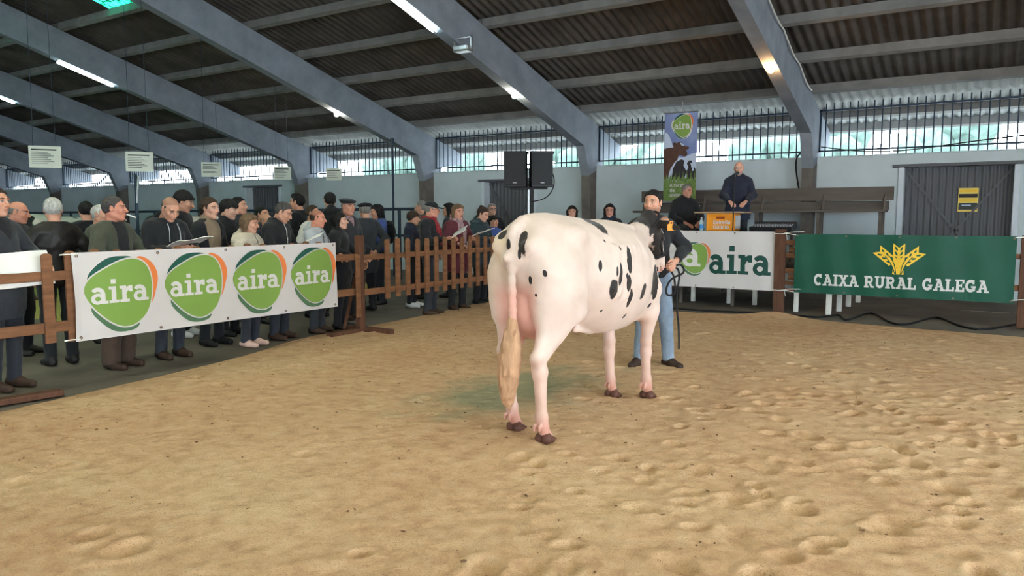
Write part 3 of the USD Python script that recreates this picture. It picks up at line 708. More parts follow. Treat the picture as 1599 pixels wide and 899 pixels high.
t = thing('microphone_stand', 'black microphone on a stand before the announcer', 'microphone', (-3.72, 12.53, 0))
obj('base', lathe([(0, 1.247), (.09, 1.247), (.085, 1.262), (0, 1.265)], 20), M['black'], t); obj('pole', cyl((0, 0, 1.26), (0, .02, 2.02), .011, 8), M['black'], t)
obj('boom', tube([(0, .02, 2.0), (-.06, .22, 2.16), (-.09, .38, 2.22)], .010, 8), M['black'], t); obj('microphone', cat_(cyl((-.085, .36, 2.215), (-.10, .50, 2.24), .018, 10, .022), xf(trimesh.creation.icosphere(2, .03), None, (-.103, .52, 2.245))), M['black'], t)
# hanging banner with the cow print
t_sky = mat('print_sky', (104, 118, 178), .5, .10, 1.2, rgb2=(146, 160, 200)); t_grass = mat('print_grass', (96, 128, 60), .6, .3, 14, rgb2=(128, 150, 84)); t_brown = mat('print_brown', (84, 56, 46), .6, .2, 6); t_blk = mat('print_black', (48, 42, 46), .6, .2, 6)
t_cloud = mat('print_cloud', (190, 200, 222), .6, .06, 3)
Wb, Hb = .70, 1.80
u = lambda x, y: ((x - 100) / 262.0 * Wb, (1 - (y - 85) / 760.0) * Hb)      # read off the print, its own width and height
def pp(*pts): return Polygon(spline([u(*q) for q in pts], 60, True)).buffer(0).intersection(sbox(0.002, 0.002, Wb - .002, Hb - .002))
def pg(*pts): return Polygon([u(*q) for q in pts]).buffer(.012).buffer(-.02).buffer(.008).intersection(sbox(.002, .002, Wb - .002, Hb - .002))
gr = Polygon([(0, 0)] + [u(362, 845)] + [u(362, 640)] + [u(362 - 5 * i, 640 + 26 * math.sin(i * 2.1) + 22 * math.sin(i * 5.3) + (18 if i % 2 else -18)) for i in range(1, 52)] + [u(100, 630)]).buffer(0).intersection(sbox(.002, .002, Wb - .002, Hb - .002))
HL = [('print_cloud', pp((100, 250), (150, 300), (190, 420), (250, 470), (362, 440), (362, 640), (100, 640)), t_cloud, 'pale printed clouds'),
      ('print_cow', pp((95, 400), (180, 378), (205, 345), (245, 340), (268, 372), (300, 380), (296, 400), (280, 405), (290, 440), (270, 462), (225, 450), (210, 500), (160, 560), (130, 660), (95, 650)), t_brown, 'printed brown cow looking right'),
      ('print_ear', pp((172, 345), (190, 338), (205, 355), (195, 378), (178, 370)), t_brown, None), ('print_blaze', pp((230, 345), (244, 345), (262, 368), (250, 370)), t_cloud, None),
      ('print_calf', pp((150, 640), (165, 560), (200, 500), (250, 470), (300, 490), (330, 510), (350, 540), (362, 600), (345, 660), (300, 660), (160, 660)), t_cloud, 'printed white cow body'),
      ('print_patch', pg((168, 662), (180, 560), (205, 505), (245, 485), (268, 498), (262, 540), (286, 590), (268, 662)), t_blk, None), ('print_patch', pg((292, 662), (284, 590), (300, 560), (288, 520), (305, 498), (326, 500), (332, 545), (354, 565), (362, 640), (346, 662)), t_blk, None), ('print_blaze', pp((318, 520), (334, 530), (345, 570), (334, 590), (325, 560)), t_cloud, None),
      ('print_grass', gr, t_grass, 'printed green grass')]
cxb, cyb = u(242, 202)
HL += [('logo_rim', fit(BLOB.buffer(.12), cxb, cyb, .20, .235), M['print_white'], 'white rim of the emblem'), ('logo_crescent', fit(DARK, cxb, cyb, .19, .225), M['logo_dark'], None), ('logo_arc', fit(ORNG, cxb, cyb, .19, .225), M['logo_orange'], None), ('logo_leaf', fit(BLOB, cxb, cyb, .19, .225), M['logo_green'], None), ('lettering', fit(fit(AIRA, -.86, -.26, 1.74 / AIRA_W), cxb, cyb, .19, .21), M['print_white'], 'white lettering aira')]
for txt, yy in (('A forza', 722), ('da', 765), ('uni\u00f3n', 805)):
    m = inter(txt, .070, True); b = u(152, yy); m.vertices[:, :2] += b; HL.append(('lettering', m, M['print_white'], 'white lettering ' + txt))
def wh(u_, v): return .012 * np.sin(v * 2.2) + .008 * np.sin(u_ * 7)
hb = banner('hanging_banner', 'tall hanging banner printed with cows, grass and a green emblem on the back wall', Wb, Hb, t_sky, HL, wh, (RB @ rotz(0), np.array([-5.93, 15.0, 1.82])), seg=.15)
obj('top_bar', cyl((-5.95, 15.0, 3.625), (-5.21, 15.0, 3.625), .012, 8), M['steel'], hb); obj('cord', tube([(-5.58, 15.0, 3.63), (-5.55, 15.02, 3.84)], .004, 5), M['tie'], hb)
obj('bottom_bar', cyl((-5.95, 14.99, 1.815), (-5.21, 14.99, 1.815), .012, 8), M['steel'], hb)

# loudspeakers on their stand
sp = np.array([-6.36, 10.32])
def speaker(off, az, label):
    t = thing('loudspeaker', label, 'loudspeaker', (sp[0] + off[0], sp[1] + off[1], 1.97), az)
    pr = Polygon([(-.17, -.16), (.17, -.16), (.19, -.02), (.13, .17), (-.13, .17), (-.19, -.02)])
    obj('cabinet', extrude(pr, .56), M['black'], t)
    obj('grille', cbox(-.155, .155, -.172, -.158, .03, .53, .01), mat('speaker_grille', (34, 34, 38), .6, .25, 90), t)
    obj('badge', box(-.03, .03, -.175, -.170, .055, .07), mat('badge_grey', (170, 170, 172), .4), t)
    for q in (.02, .54): obj('handle', cbox(.188, .205, -.06, .06, q - .02 if q > .3 else q, q + .02, .005), M['black'], t)
R2 = rotz(YAW)[:2, :2]
speaker(R2 @ np.array([-.205, 0.0]), YAW - 6, 'left black loudspeaker of the pair on the tall stand')
speaker(R2 @ np.array([.19, -.03]), YAW + 8, 'right black loudspeaker of the pair on the tall stand')
t = thing('speaker_stand', 'steel tripod stand carrying the two loudspeakers behind the cow', 'stand', (sp[0], sp[1], 0))
obj('pole', cyl((0, 0, .25), (0, 0, 1.93), .022, 12), M['steel'], t); obj('top_plate', xf(cbox(-.30, .30, -.06, .06, 1.935, 1.965), rotz(YAW)), M['black'], t)
for a in (20, 140, 260): obj('leg', cyl((0, 0, .75), (.5 * math.cos(math.radians(a)), .5 * math.sin(math.radians(a)), .015), .014, 8), M['steel'], t)
t = thing('cable', 'black loop of cable hanging from the right loudspeaker', 'cable')
b0 = np.array([sp[0], sp[1], 0]); Rv = np.array([R2[0, 0], R2[1, 0], 0])
obj('wire', tube(spline([b0 + Rv * .30 + (0, .1, 2.25), b0 + Rv * .36 + (0, .1, 2.1), b0 + Rv * .34 + (0, .05, 1.9), b0 + Rv * .22 + (0, .02, 1.78), b0 + Rv * .05 + (0, 0, 1.74)], 24), .008, 6), M['cable'], t)

# poster on the door
t = thing('poster', 'yellow printed poster on the grey steel door', 'poster', (-.50, 16.405, 1.81))
Pb = xf(box(-.16, .16, 0, .004, -.22, .22), None); obj('sheet', Pb, mat('poster_yellow', (232, 206, 110), .6, .08, 6), t)
for (a, b, c, d, mm) in ((-.15, .15, .04, .11, t_blk), (-.15, .15, -.18, -.06, M['ink']), (-.14, .14, .14, .19, M['print_yellow']), (-.14, .14, -.03, .01, M['print_yellow']), (-.1, .05, -.11, -.09, t_cloud)):
    obj('print', box(a, b, -.0015 - .001 * (mm is t_cloud), 0, c, d), mm, t)

# cables and drain on the floor at right
t = thing('cable', 'black cable lying in waves on the dark floor below the green banner', 'cable')
obj('wire', tube(np.c_[spline([(-4.9, 11.75), (-3.6, 11.72), (-2.75, 11.95), (-2.2, 11.85), (-1.98, 12.25), (-1.8, 11.72), (-1.62, 12.75), (-1.3, 12.0), (-1.04, 11.66), (-.72, 12.75), (-.4, 12.0), (-.1, 11.74), (.37, 12.6), (.9, 11.9), (1.6, 12.2)], 160), np.full(160, .002)], .014, 6), M['cable'], t)
t = thing('drain_grate', 'dark slotted drain grate in the floor below the green banner', 'drain', (-.1, 14.2, -.012))
obj('frame', cbox(-.42, .42, -.12, .12, 0, .008), M['concrete_low'], t)
for q in range(9): obj('slot', box(-.37 + q * .085, -.32 + q * .085, -.09, .09, .0075, .0095), M['black'], t)
t = thing('metal_hurdle', 'pale metal hurdle standing edge on behind the green banner, four legs showing', 'hurdle', (0, 0, 0))
for (x, y) in ((-2.12, 12.2), (-2.06, 12.75), (-2.04, 13.5), (-2.0, 14.25)): obj('leg', cbox(x - .04, x + .04, y - .02, y + .02, 0, .9), M['white_metal'], t)
for z in (.45, .88): obj('rail', tube([(-2.12, 12.24, z), (-2.0, 14.3, z)], .02, 6), M['white_metal'], t)
for x, l in ((-2.62, 'pale leg of a hurdle just right of the brown post'), ):
    t = thing('hurdle_leg', l, 'hurdle', (x, 12.3, 0)); obj('leg', cbox(-.035, .035, -.02, .02, 0, .5), M['white_metal'], t); obj('cap', cbox(-.045, .045, -.03, .03, .5, .52), M['white_metal'], t)
# conduit loops on the right face of the nearest frame
t = thing('conduit', 'white cable drooping between clips along the nearest concrete frame', 'cable')
cy = [(8.3, .0), (10.6, 0), (11.75, 0), (13.0, 0), (14.2, 0), (15.3, 0)]
for q in range(len(cy) - 1):
    ya, yb = cy[q][0], cy[q + 1][0]
    obj('wire', tube([(X0 + .03 + .02 * math.sin(s * 3.14), ya + (yb - ya) * s, ztop(ya + (yb - ya) * s) - .02 - .10 * math.sin(s * 3.14)) for s in np.linspace(0, 1, 12)], .013, 6), M['white_metal'], t)
t = thing('cable', 'black cable looping down the column beside the speaking man', 'cable')
obj('wire', tube(spline([(X0 - .24, 16.25, 2.84), (X0 - .36, 16.1, 2.72), (X0 - .36, 16.0, 2.45), (X0 - .26, 15.85, 2.05)], 20), .016, 6), M['cable'], t)
t = thing('cable', 'black cable slung along the railing at the far right', 'cable')
obj('wire', tube(spline([(X0 + .05, 16.26, 2.9), (X0 + 1.2, 16.22, 2.75), (X0 + 2.6, 16.22, 2.86), (X0 + 4.2, 16.22, 2.98)], 30), .010, 6), M['cable'], t)

# paper signs hung over the passage
sgn = [(76, 'first hanging white paper sign from the left'), (222, 'second hanging paper sign from the left'), (333, 'middle hanging paper sign of the five'), (443, 'fourth hanging paper sign from the left'), (523, 'last hanging paper sign, smallest, on the right')]
for (sx_, lab), y, s, zz in zip(sgn, (6.45, 7.55, 9.9, 12.1, 13.9), (.43, .40, .36, .36, .36), (2.50, 2.45, 2.48, 2.52, 2.58)):
    ang = math.radians(YAW) + math.atan((799.5 - sx_) / 1175.0)
    x = -math.tan(ang) * y
    t = thing('paper_sign', lab, 'sign', (x, y, zz), math.degrees(ang) * .85)
    h_ = s * .84
    obj('sheet', box(-s * .55, s * .55, -.003, .003, -h_ / 2, h_ / 2), mat('sign_paper', (196, 200, 190), .8, .04, 5), t)
    obj('title', box(-s * .45, s * .40, -.006, -.003, h_ * .30, h_ * .36), M['black'], t, label='dark title line')
    obj('text_lines', cat_([box(-s * .46, s * (.1 + .3 * ((q * 7) % 3) / 3), -.005, -.003, h_ * (.2 - .085 * q), h_ * (.225 - .085 * q)) for q in range(7)]), M['ink'], t, label='rows of small print')
    for q in (-.4, .4): obj('cord', tube([(q * s, 0, h_ / 2), (q * s * .9, 0, h_ / 2 + .5), (q * s * .8, .02, ztop(y) - zz + .17)], .0035, 4), M['iron'], t)
# slim steel post and tie rails behind the crowd
t = thing('pen_rail', 'dark steel tie rail with posts behind the crowd', 'rail')
obj('rail', tube([(-34, 13.6, 1.63), (-10.9, 13.6, 1.68)], .035, 8), M['iron'], t); obj('rail', tube([(-34, 13.6, 1.05), (-10.9, 13.6, 1.05)], .03, 8), M['iron'], t)
for x in (-10.95, -12.0, -14.5, -17, -19.5, -22, -24.5, -27, -29.5): obj('post', cyl((x, 13.6, 0), (x, 13.6, 1.66), .04, 8), M['iron'], t)
t = thing('steel_pole', 'thin tall steel pole rising behind the beret man', 'pole'); obj('pole', cyl((-12.9, 14.4, 0), (-12.9, 14.4, 3.4), .028, 8), M['iron'], t); obj('cap', cyl((-12.9, 14.4, 3.3), (-12.9, 14.4, 3.45), .05, 8), M['iron'], t)
t = thing('steel_pole', 'steel pole with hanging chain below the second paper sign', 'pole'); obj('pole', cyl((-13.6, 8.05, 0), (-13.6, 8.05, 2.3), .03, 8), M['iron'], t); obj('chain', tube([(-13.5, 8.05, 2.25), (-13.47, 8.0, 2.0), (-13.5, 8.0, 1.75)], .02, 6), M['steel'], t)
# straw bedding
def straw():
    r = np.random.default_rng(9)
    xs = np.linspace(-24, -10.2, 90); ys = np.linspace(5.2, 12.6, 60); X, Y = np.meshgrid(xs, ys, indexing='ij')
    z = .02 + .06 * (meshkit.fbm(np.stack([X, Y, X * 0], -1) * 1.7, 4, 2) - .45)
    ed = np.minimum.reduce([X + 24, -10.2 - X, Y - 5.2, 12.6 - Y]); z = z * np.clip(ed / .4, 0, 1) - .02
    idx = np.arange(X.size).reshape(X.shape); a, b, c, d = idx[:-1, :-1].ravel(), idx[1:, :-1].ravel(), idx[1:, 1:].ravel(), idx[:-1, 1:].ravel()
    return trimesh.Trimesh(np.stack([X, Y, z], -1).reshape(-1, 3), np.vstack([np.stack([a, b, c], 1), np.stack([a, c, d], 1)]), process=False)
obj('straw_bedding', straw(), mat('straw', (176, 164, 92), .9, .35, 12, .6, 60, stretch=(1, 4, 1)), smooth=True, label='loose pale straw bedding on the floor behind the crowd', cat='straw', kind='stuff')

# trees outside
def tree(x, y, h, label, seed):
    r = np.random.default_rng(seed)
    t = thing('tree', label, 'tree', (x, y, -.2))
    obj('trunk', tube(spline([(0, 0, 0), (.1, 0, h * .3), (0, .1, h * .6)], 8), [.2] * 8, 7), mat('bark', (96, 84, 70), .9, .2, 5), t)
    ms = []
    for q in range(16):
        s = trimesh.creation.icosphere(2, 1.0); c = r.normal(0, 1, 3) * (h * .11, h * .11, h * .13) + (0, 0, h * .66)
        n = meshkit.fbm(s.vertices * 3 + seed + q, 3, 1)[:, None]
        s.vertices = s.vertices * (h * .13) * (.55 + .9 * n) + c; ms.append(s)
    obj('crown', cat_(ms), mat('pale_foliage', (104, 126, 118), .9, .3, 3, .5, 12), t, smooth=True)
for q, (x, y, h) in enumerate([(-2, 34, 6), (-7.5, 36, 7), (-13, 33, 5.5), (-19, 37, 7), (-26, 35, 6), (3.5, 36, 6.5), (-33, 38, 7), (-40, 36, 6)]):
    tree(x, y, h, ['hazy green tree outside behind the hanging banner', 'hazy green tree outside behind the second concrete column', 'hazy green tree outside seen beyond the third concrete column', 'hazy tree outside beyond the fourth column', 'hazy tree outside beyond the fifth column', 'hazy tree outside at the far right', 'hazy tree outside beyond the sixth column', 'hazy tree outside at the far left'][q], q)

# ------------------------------------------------------------------ the cow
def loft_sdf(Q, prof):
    """prof rows: x, centre z, half height, half width; distance to an elliptic tube along x."""
    p = np.asarray(prof, np.float32); x = np.clip(Q[:, 0], p[0, 0], p[-1, 0])
    zc, hh, hw = (np.interp(x, p[:, 0], p[:, k]).astype(np.float32) for k in (1, 2, 3))
    dy, dz = Q[:, 1], Q[:, 2] - zc; dx = Q[:, 0] - x
    k0 = np.sqrt((dy / hw) ** 2 + (dz / hh) ** 2); k1 = np.sqrt((dy / hw ** 2) ** 2 + (dz / hh ** 2) ** 2)
    d = np.where(k1 > 1e-5, k0 * (k0 - 1) / np.maximum(k1, 1e-5), -np.minimum(hw, hh))
    return np.where(np.abs(dx) > 1e-6, np.sqrt(np.maximum(d, 0) ** 2 + dx ** 2) + np.minimum(d, 0), d)
def smooth_prof(rows, n=60):
    from scipy.interpolate import PchipInterpolator
    r = np.array(rows, float); x = np.linspace(r[0, 0], r[-1, 0], n)
    return np.c_[x, PchipInterpolator(r[:, 0], r[:, 1:])(x)]
COW_PROF = smooth_prof([(-.90, 1.24, .10, .10), (-.85, 1.22, .21, .20), (-.74, 1.20, .305, .262), (-.58, 1.19, .335, .285), (-.40, 1.145, .37, .30), (-.15, 1.075, .405, .340), (.10, 1.045, .42, .365), (.35, 1.035, .41, .335), (.54, 1.03, .385, .26), (.68, 1.01, .35, .18), (.80, 1.0, .28, .135), (.88, 1.02, .20, .10)])
# head frame: origin at the poll, u along the face towards the muzzle, v across (left), w out of the forehead
HEAD_O = np.array([1.36, .185, 1.48])
def head_basis(az, pitch):
    a, p = math.radians(az), math.radians(pitch)
    u_ = np.array([math.cos(a) * math.cos(p), math.sin(a) * math.cos(p), -math.sin(p)])
    v_ = np.array([-math.sin(a), math.cos(a), 0]); w_ = np.cross(u_, v_)
    return np.stack([u_, v_, w_], 1)
HEAD_R = head_basis(-10, 70)
def head_sdf(Q):
    q = (Q - HEAD_O.astype(np.float32)) @ HEAD_R.astype(np.float32)
    d = el(q, (.05, 0, -.05), (.12, .085, .10))
    d = smin(d, rc(q, (.06, 0, -.045), (.36, 0, -.03), .092, .066), .05)
    d = smin(d, rc(q, (.10, .045, -.10), (.28, .03, -.075), .06, .045), .04); d = smin(d, rc(q, (.10, -.045, -.10), (.28, -.03, -.075), .06, .045), .04)
    d = smin(d, el(q, (.43, 0, -.045), (.065, .068, .062)), .05)
    d = smin(d, rc(q, (.30, 0, -.09), (.44, 0, -.085), .04, .04), .04)
    for s in (1, -1):
        d = smin(d, rc(q, (.15, s * .078, -.012), (.19, s * .074, -.012), .026, .022), .025)      # brow over the eye
        d = smax(d, -el(q, (.492, s * .035, -.028), (.018, .013, .010)), .012)                    # nostril
        e0, e1, e2 = (.02, s * .075, -.035), (.045, s * .19, -.03), (.065, s * .31, -.045)
        ear = np.minimum(rc(q, e0, e1, .03, .045), rc(q, e1, e2, .045, .016))
        ear = smax(ear, np.abs(q[:, 0] * .35 + q[:, 2] + .02) - .016, .012)
        d = smin(d, ear, .02)
    d = smin(d, el(q, (-.05, 0, -.02), (.05, .055, .045)), .04)                                   # poll tuft
    d = smax(d, -np.maximum(np.abs(q[:, 2] + .075) - .003, np.maximum(q[:, 0] * -1 + .40, np.abs(q[:, 1]) - .09)), .01)
    return d
HINDS = {-1: dict(hock=(-.87, -.185, .56), fet=(-.80, -.165, .165), hoof=(-.735, -.165)), 1: dict(hock=(-.77, .17, .56), fet=(-.70, .16, .165), hoof=(-.635, .155))}
FORES = {-1: dict(knee=(.70, -.125, .45), fet=(.72, -.12, .15), hoof=(.785, -.12)), 1: dict(knee=(.55, .13, .45), fet=(.57, .125, .15), hoof=(.635, .125))}
def cow_sdf(Q, tail=True):
    d = loft_sdf(Q, COW_PROF)
    for s in (1, -1):
        d = smin(d, rc(Q, (-.47, s * .235, 1.385), (-.56, s * .215, 1.37), .045, .06), .10)              # hook bones
        d = smin(d, rc(Q, (-.84, s * .14, 1.34), (-.88, s * .125, 1.31), .055, .05), .07)              # pin bones
        H = HINDS[s]
        ya = .20 if s < 0 else .165
        d = smin(d, rc(Q, (-.64, s * .17, 1.16), (-.70, s * ya, .95), .175, .135), .08)               # thigh
        d = smin(d, rc(Q, (-.77, s * .165, 1.12), (-.78, s * .17, .86), .12, .085), .06)
        d = smin(d, rc(Q, (-.55, s * (ya + .015), 1.02), (-.50, s * (ya + .02), .88), .12, .085), .07)               # stifle
        hk = np.array(H['hock'])
        d = smin(d, rc(Q, (-.62, s * ya, .86), hk + (.045, 0, .05), .115, .050), .07)                 # gaskin
        d = smin(d, rc(Q, (-.76, s * .18, .82), hk + (-.02, 0, .05), .06, .026), .05)
        d = smin(d, rc(Q, hk + (-.015, 0, .035), hk + (.02, 0, -.06), .044, .046), .03)
        ft = np.array(H['fet'])
        d = smin(d, rc(Q, hk + (.02, 0, -.05), ft + (-.005, 0, .05), .046, .039), .03)
        d = smin(d, rc(Q, ft + (0, 0, .02), ft + (.01, 0, -.03), .043, .040), .03)
        hf = np.array([*H['hoof'], 0])
        d = smin(d, rc(Q, ft + (.01, 0, -.04), hf + (-.01, 0, .05), .036, .04), .025)
        d = smin(d, rc(Q, ft + (-.05, s * .02, -.02), ft + (-.055, s * .02, -.05), .014, .010), .012); d = smin(d, rc(Q, ft + (-.05, -s * .02, -.02), ft + (-.055, -s * .02, -.05), .014, .010), .012)
        F = FORES[s]
        d = smin(d, rc(Q, (.60, s * .15, 1.14), (.66, s * .165, .95), .08, .08), .10)                  # shoulder
        kn = np.array(F['knee'])
        d = smin(d, rc(Q, (.67, s * .165, .92), (kn[0] - .03, s * .155, .74), .09, .075), .08)            # upper arm to elbow
        d = smin(d, rc(Q, (kn[0] + .01, s * .155, .76), kn + (0, 0, .06), .072, .044), .05)
        d = smin(d, rc(Q, kn + (.008, 0, .04), kn + (.008, 0, -.045), .047, .043), .03)
        ft = np.array(F['fet'])
        d = smin(d, rc(Q, kn + (0, 0, -.04), ft + (0, 0, .04), .041, .036), .03)
        d = smin(d, rc(Q, ft + (0, 0, .02), ft + (.01, 0, -.025), .042, .038), .03)
        hf = np.array([*F['hoof'], 0])
        d = smin(d, rc(Q, ft + (.01, 0, -.03), hf + (-.01, 0, .05), .036, .038), .025)
        d = smin(d, rc(Q, ft + (-.05, s * .018, -.01), ft + (-.058, s * .018, -.04), .013, .010), .012); d = smin(d, rc(Q, ft + (-.05, -s * .018, -.01), ft + (-.058, -s * .018, -.04), .013, .010), .012)
    # ribs, loin hollow, flank hollow
    for k in range(6):
        x = -.12 + .085 * k
        for s in (1, -1): d = smin(d, rc(Q, (x + .02, s * (.30 - .004 * k * k / 2), 1.28), (x - .08, s * (.355 - .006 * k), .92), .008, -.02), .07)
    d = smax(d, -el(Q, (-.36, -.40, 1.26), (.15, .075, .15)), .10); d = smax(d, -el(Q, (-.36, .40, 1.26), (.15, .075, .15)), .10)
    d = smin(d, rc(Q, (-.80, 0, 1.485), (.66, 0, 1.415), .022, .025), .07)                                # spine
    d = smin(d, rc(Q, (.70, 0, .80), (.86, 0, .90), .10, .10), .09)                                   # brisket
    # neck to the head
    d = smin(d, rc(Q, (.74, .05, 1.22), (1.02, .17, 1.34), .135, .095), .07)
    d = smin(d, rc(Q, (1.01, .17, 1.34), (1.31, .225, 1.45), .092, .075), .05)
    d = smin(d, rc(Q, (.82, .05, 1.05), (1.22, .20, 1.30), .09, .06), .06)
    d = smin(d, head_sdf(Q), .035)
    # udder and teats
    ud = el(Q, (-.58, 0, .88), (.26, .175, .22)); ud = smin(ud, el(Q, (-.72, 0, .98), (.12, .12, .22)), .08)
    for sx in (-.70, -.50):
        for s in (1, -1): ud = smin(ud, rc(Q, (sx, s * .070, .71), (sx, s * .075, .645), .026, .013), .02)
    d = smin(d, ud, .018)
    d = smin(d, rc(Q, (-.32, -.10, .71), (-.05, -.06, .66), .022, .014), .04)                        # milk vein
    if tail:
        tl = spline([(-.80, 0, 1.465), (-.89, .0, 1.41), (-.925, -.01, 1.27), (-.93, -.02, 1.0), (-.93, -.02, .86), (-.93, -.02, .76)], 14)
        for k in range(13):
            r0 = .042 - .018 * min(k / 6, 1); r1 = .042 - .018 * min((k + 1) / 6, 1)
            d = smin(d, rc(Q, tl[k], tl[k + 1], r0, r1), .02)
    d = d + .010 * nfun(Q, 6.0, 4) + .004 * nfun(Q, 17.0, 5)
    return d
def hoof_sdf(Q, c, fwd=1.0):
    d = None
    for s in (1, -1):
        a = rc(Q, (c[0] - .045, c[1] + s * .026, .045), (c[0] + .045, c[1] + s * .022, .018), .036, .022)
        d = a if d is None else np.minimum(d, a)
    d = smin(d, rc(Q, (c[0] - .03, c[1], .075), (c[0] - .005, c[1], .05), .038, .03), .02)
    return np.maximum(d, -Q[:, 2] + .002)

COW_AT, COW_AZ = (-2.545, 4.96, -0.004), 84.9
cowm = surfnet(lambda Q: cow_sdf(Q), (-1.12, -.52, .0), (2.0, .52, 1.66), .0105)
_v = cowm.vertices
# black patches: centre, the two half axes along the surface (fore-aft, up) and which flank
PATCH = [(-0.871, 0.107, 1.384, 0.002, -0.032, 0.002, 0.021, 0.016, 0.026, -0.772, -0.017, 0.636), (-0.954, -0.006, 1.328, 0.005, -0.017, 0.001, 0.006, 0.004, 0.036, -0.948, -0.264, 0.178), (-0.906, -0.084, 1.349, 0.002, -0.031, 0.011, 0.038, 0.052, 0.042, -0.82, 0.153, 0.552), (-0.927, -0.077, 1.269, 0.003, -0.011, 0.0, -0.003, -0.002, 0.037, -0.957, -0.275, -0.091), (-0.887, -0.133, 1.1, -0.001, -0.016, -0.003, -0.004, -0.012, 0.022, -0.99, 0.083, -0.118), (-0.87, -0.235, 1.146, 0.009, -0.011, 0.004, -0.001, 0.007, 0.024, -0.795, -0.589, 0.144), (-0.879, -0.173, 1.005, 0.002, -0.012, 0.001, -0.001, -0.001, 0.011, -0.979, -0.181, -0.091), (-0.08, -0.1, 1.46, 0.075, -0.02, 0.0, 0.04, 0.13, 0.03, 0, -0.2, 1.0), (-0.308, -0.299, 1.17, 0.02, -0.004, -0.005, 0.02, 0.003, 0.036, -0.144, -0.977, 0.155), (-0.188, -0.258, 1.336, 0.012, -0.001, -0.001, 0.007, 0.005, 0.009, -0.024, -0.859, 0.512), (-0.07, -0.32, 1.285, 0.015, -0.001, -0.001, 0.007, 0.006, 0.011, -0.037, -0.876, 0.481), (0.019, -0.341, 1.195, 0.031, -0.0023, -0.0046, 0.0345, 0.0161, 0.0943, -0.051, -0.981, 0.186), (-0.113, -0.353, 1.102, 0.0218, -0.0011, -0.0023, 0.0057, -0.0011, 0.0874, -0.032, -0.999, -0.011), (-0.159, -0.35, 1.124, 0.009, -0.003, -0.001, 0.005, 0.004, 0.039, -0.289, -0.95, 0.119), (-0.032, -0.355, 1.087, 0.013, -0.0, -0.001, 0.001, 0.001, 0.02, -0.034, -0.999, 0.031), (-0.008, -0.357, 1.031, 0.0287, -0.0034, 0.0034, -0.023, 0.0011, 0.0563, -0.117, -0.993, -0.032), (-0.18, -0.342, 0.996, 0.0414, -0.0138, 0.0115, -0.0356, -0.0023, 0.0586, -0.27, -0.944, -0.189), (0.033, -0.342, 0.914, 0.023, -0.0023, 0.0011, -0.0333, -0.0149, 0.054, -0.084, -0.948, -0.306), (-0.223, -0.259, 0.846, 0.011, -0.004, -0.001, -0.005, -0.004, 0.009, -0.322, -0.803, -0.501), (0.223, -0.351, 0.955, 0.0448, 0.0046, 0.0, -0.0242, -0.0092, 0.0448, 0.111, -0.984, -0.139), (0.586, -0.25, 1.014, 0.0655, 0.0172, 0.0011, -0.0483, -0.0161, 0.069, 0.252, -0.967, -0.045), (0.597, -0.249, 0.897, 0.023, -0.004, 0.002, -0.019, -0.006, 0.042, -0.167, -0.96, -0.225), (0.579, -0.211, 0.806, 0.016, 0.001, -0.001, -0.01, -0.007, 0.017, 0.013, -0.918, -0.396), (0.069, -0.281, 0.781, 0.016, -0.001, -0.001, -0.01, -0.008, 0.014, -0.088, -0.829, -0.552)]
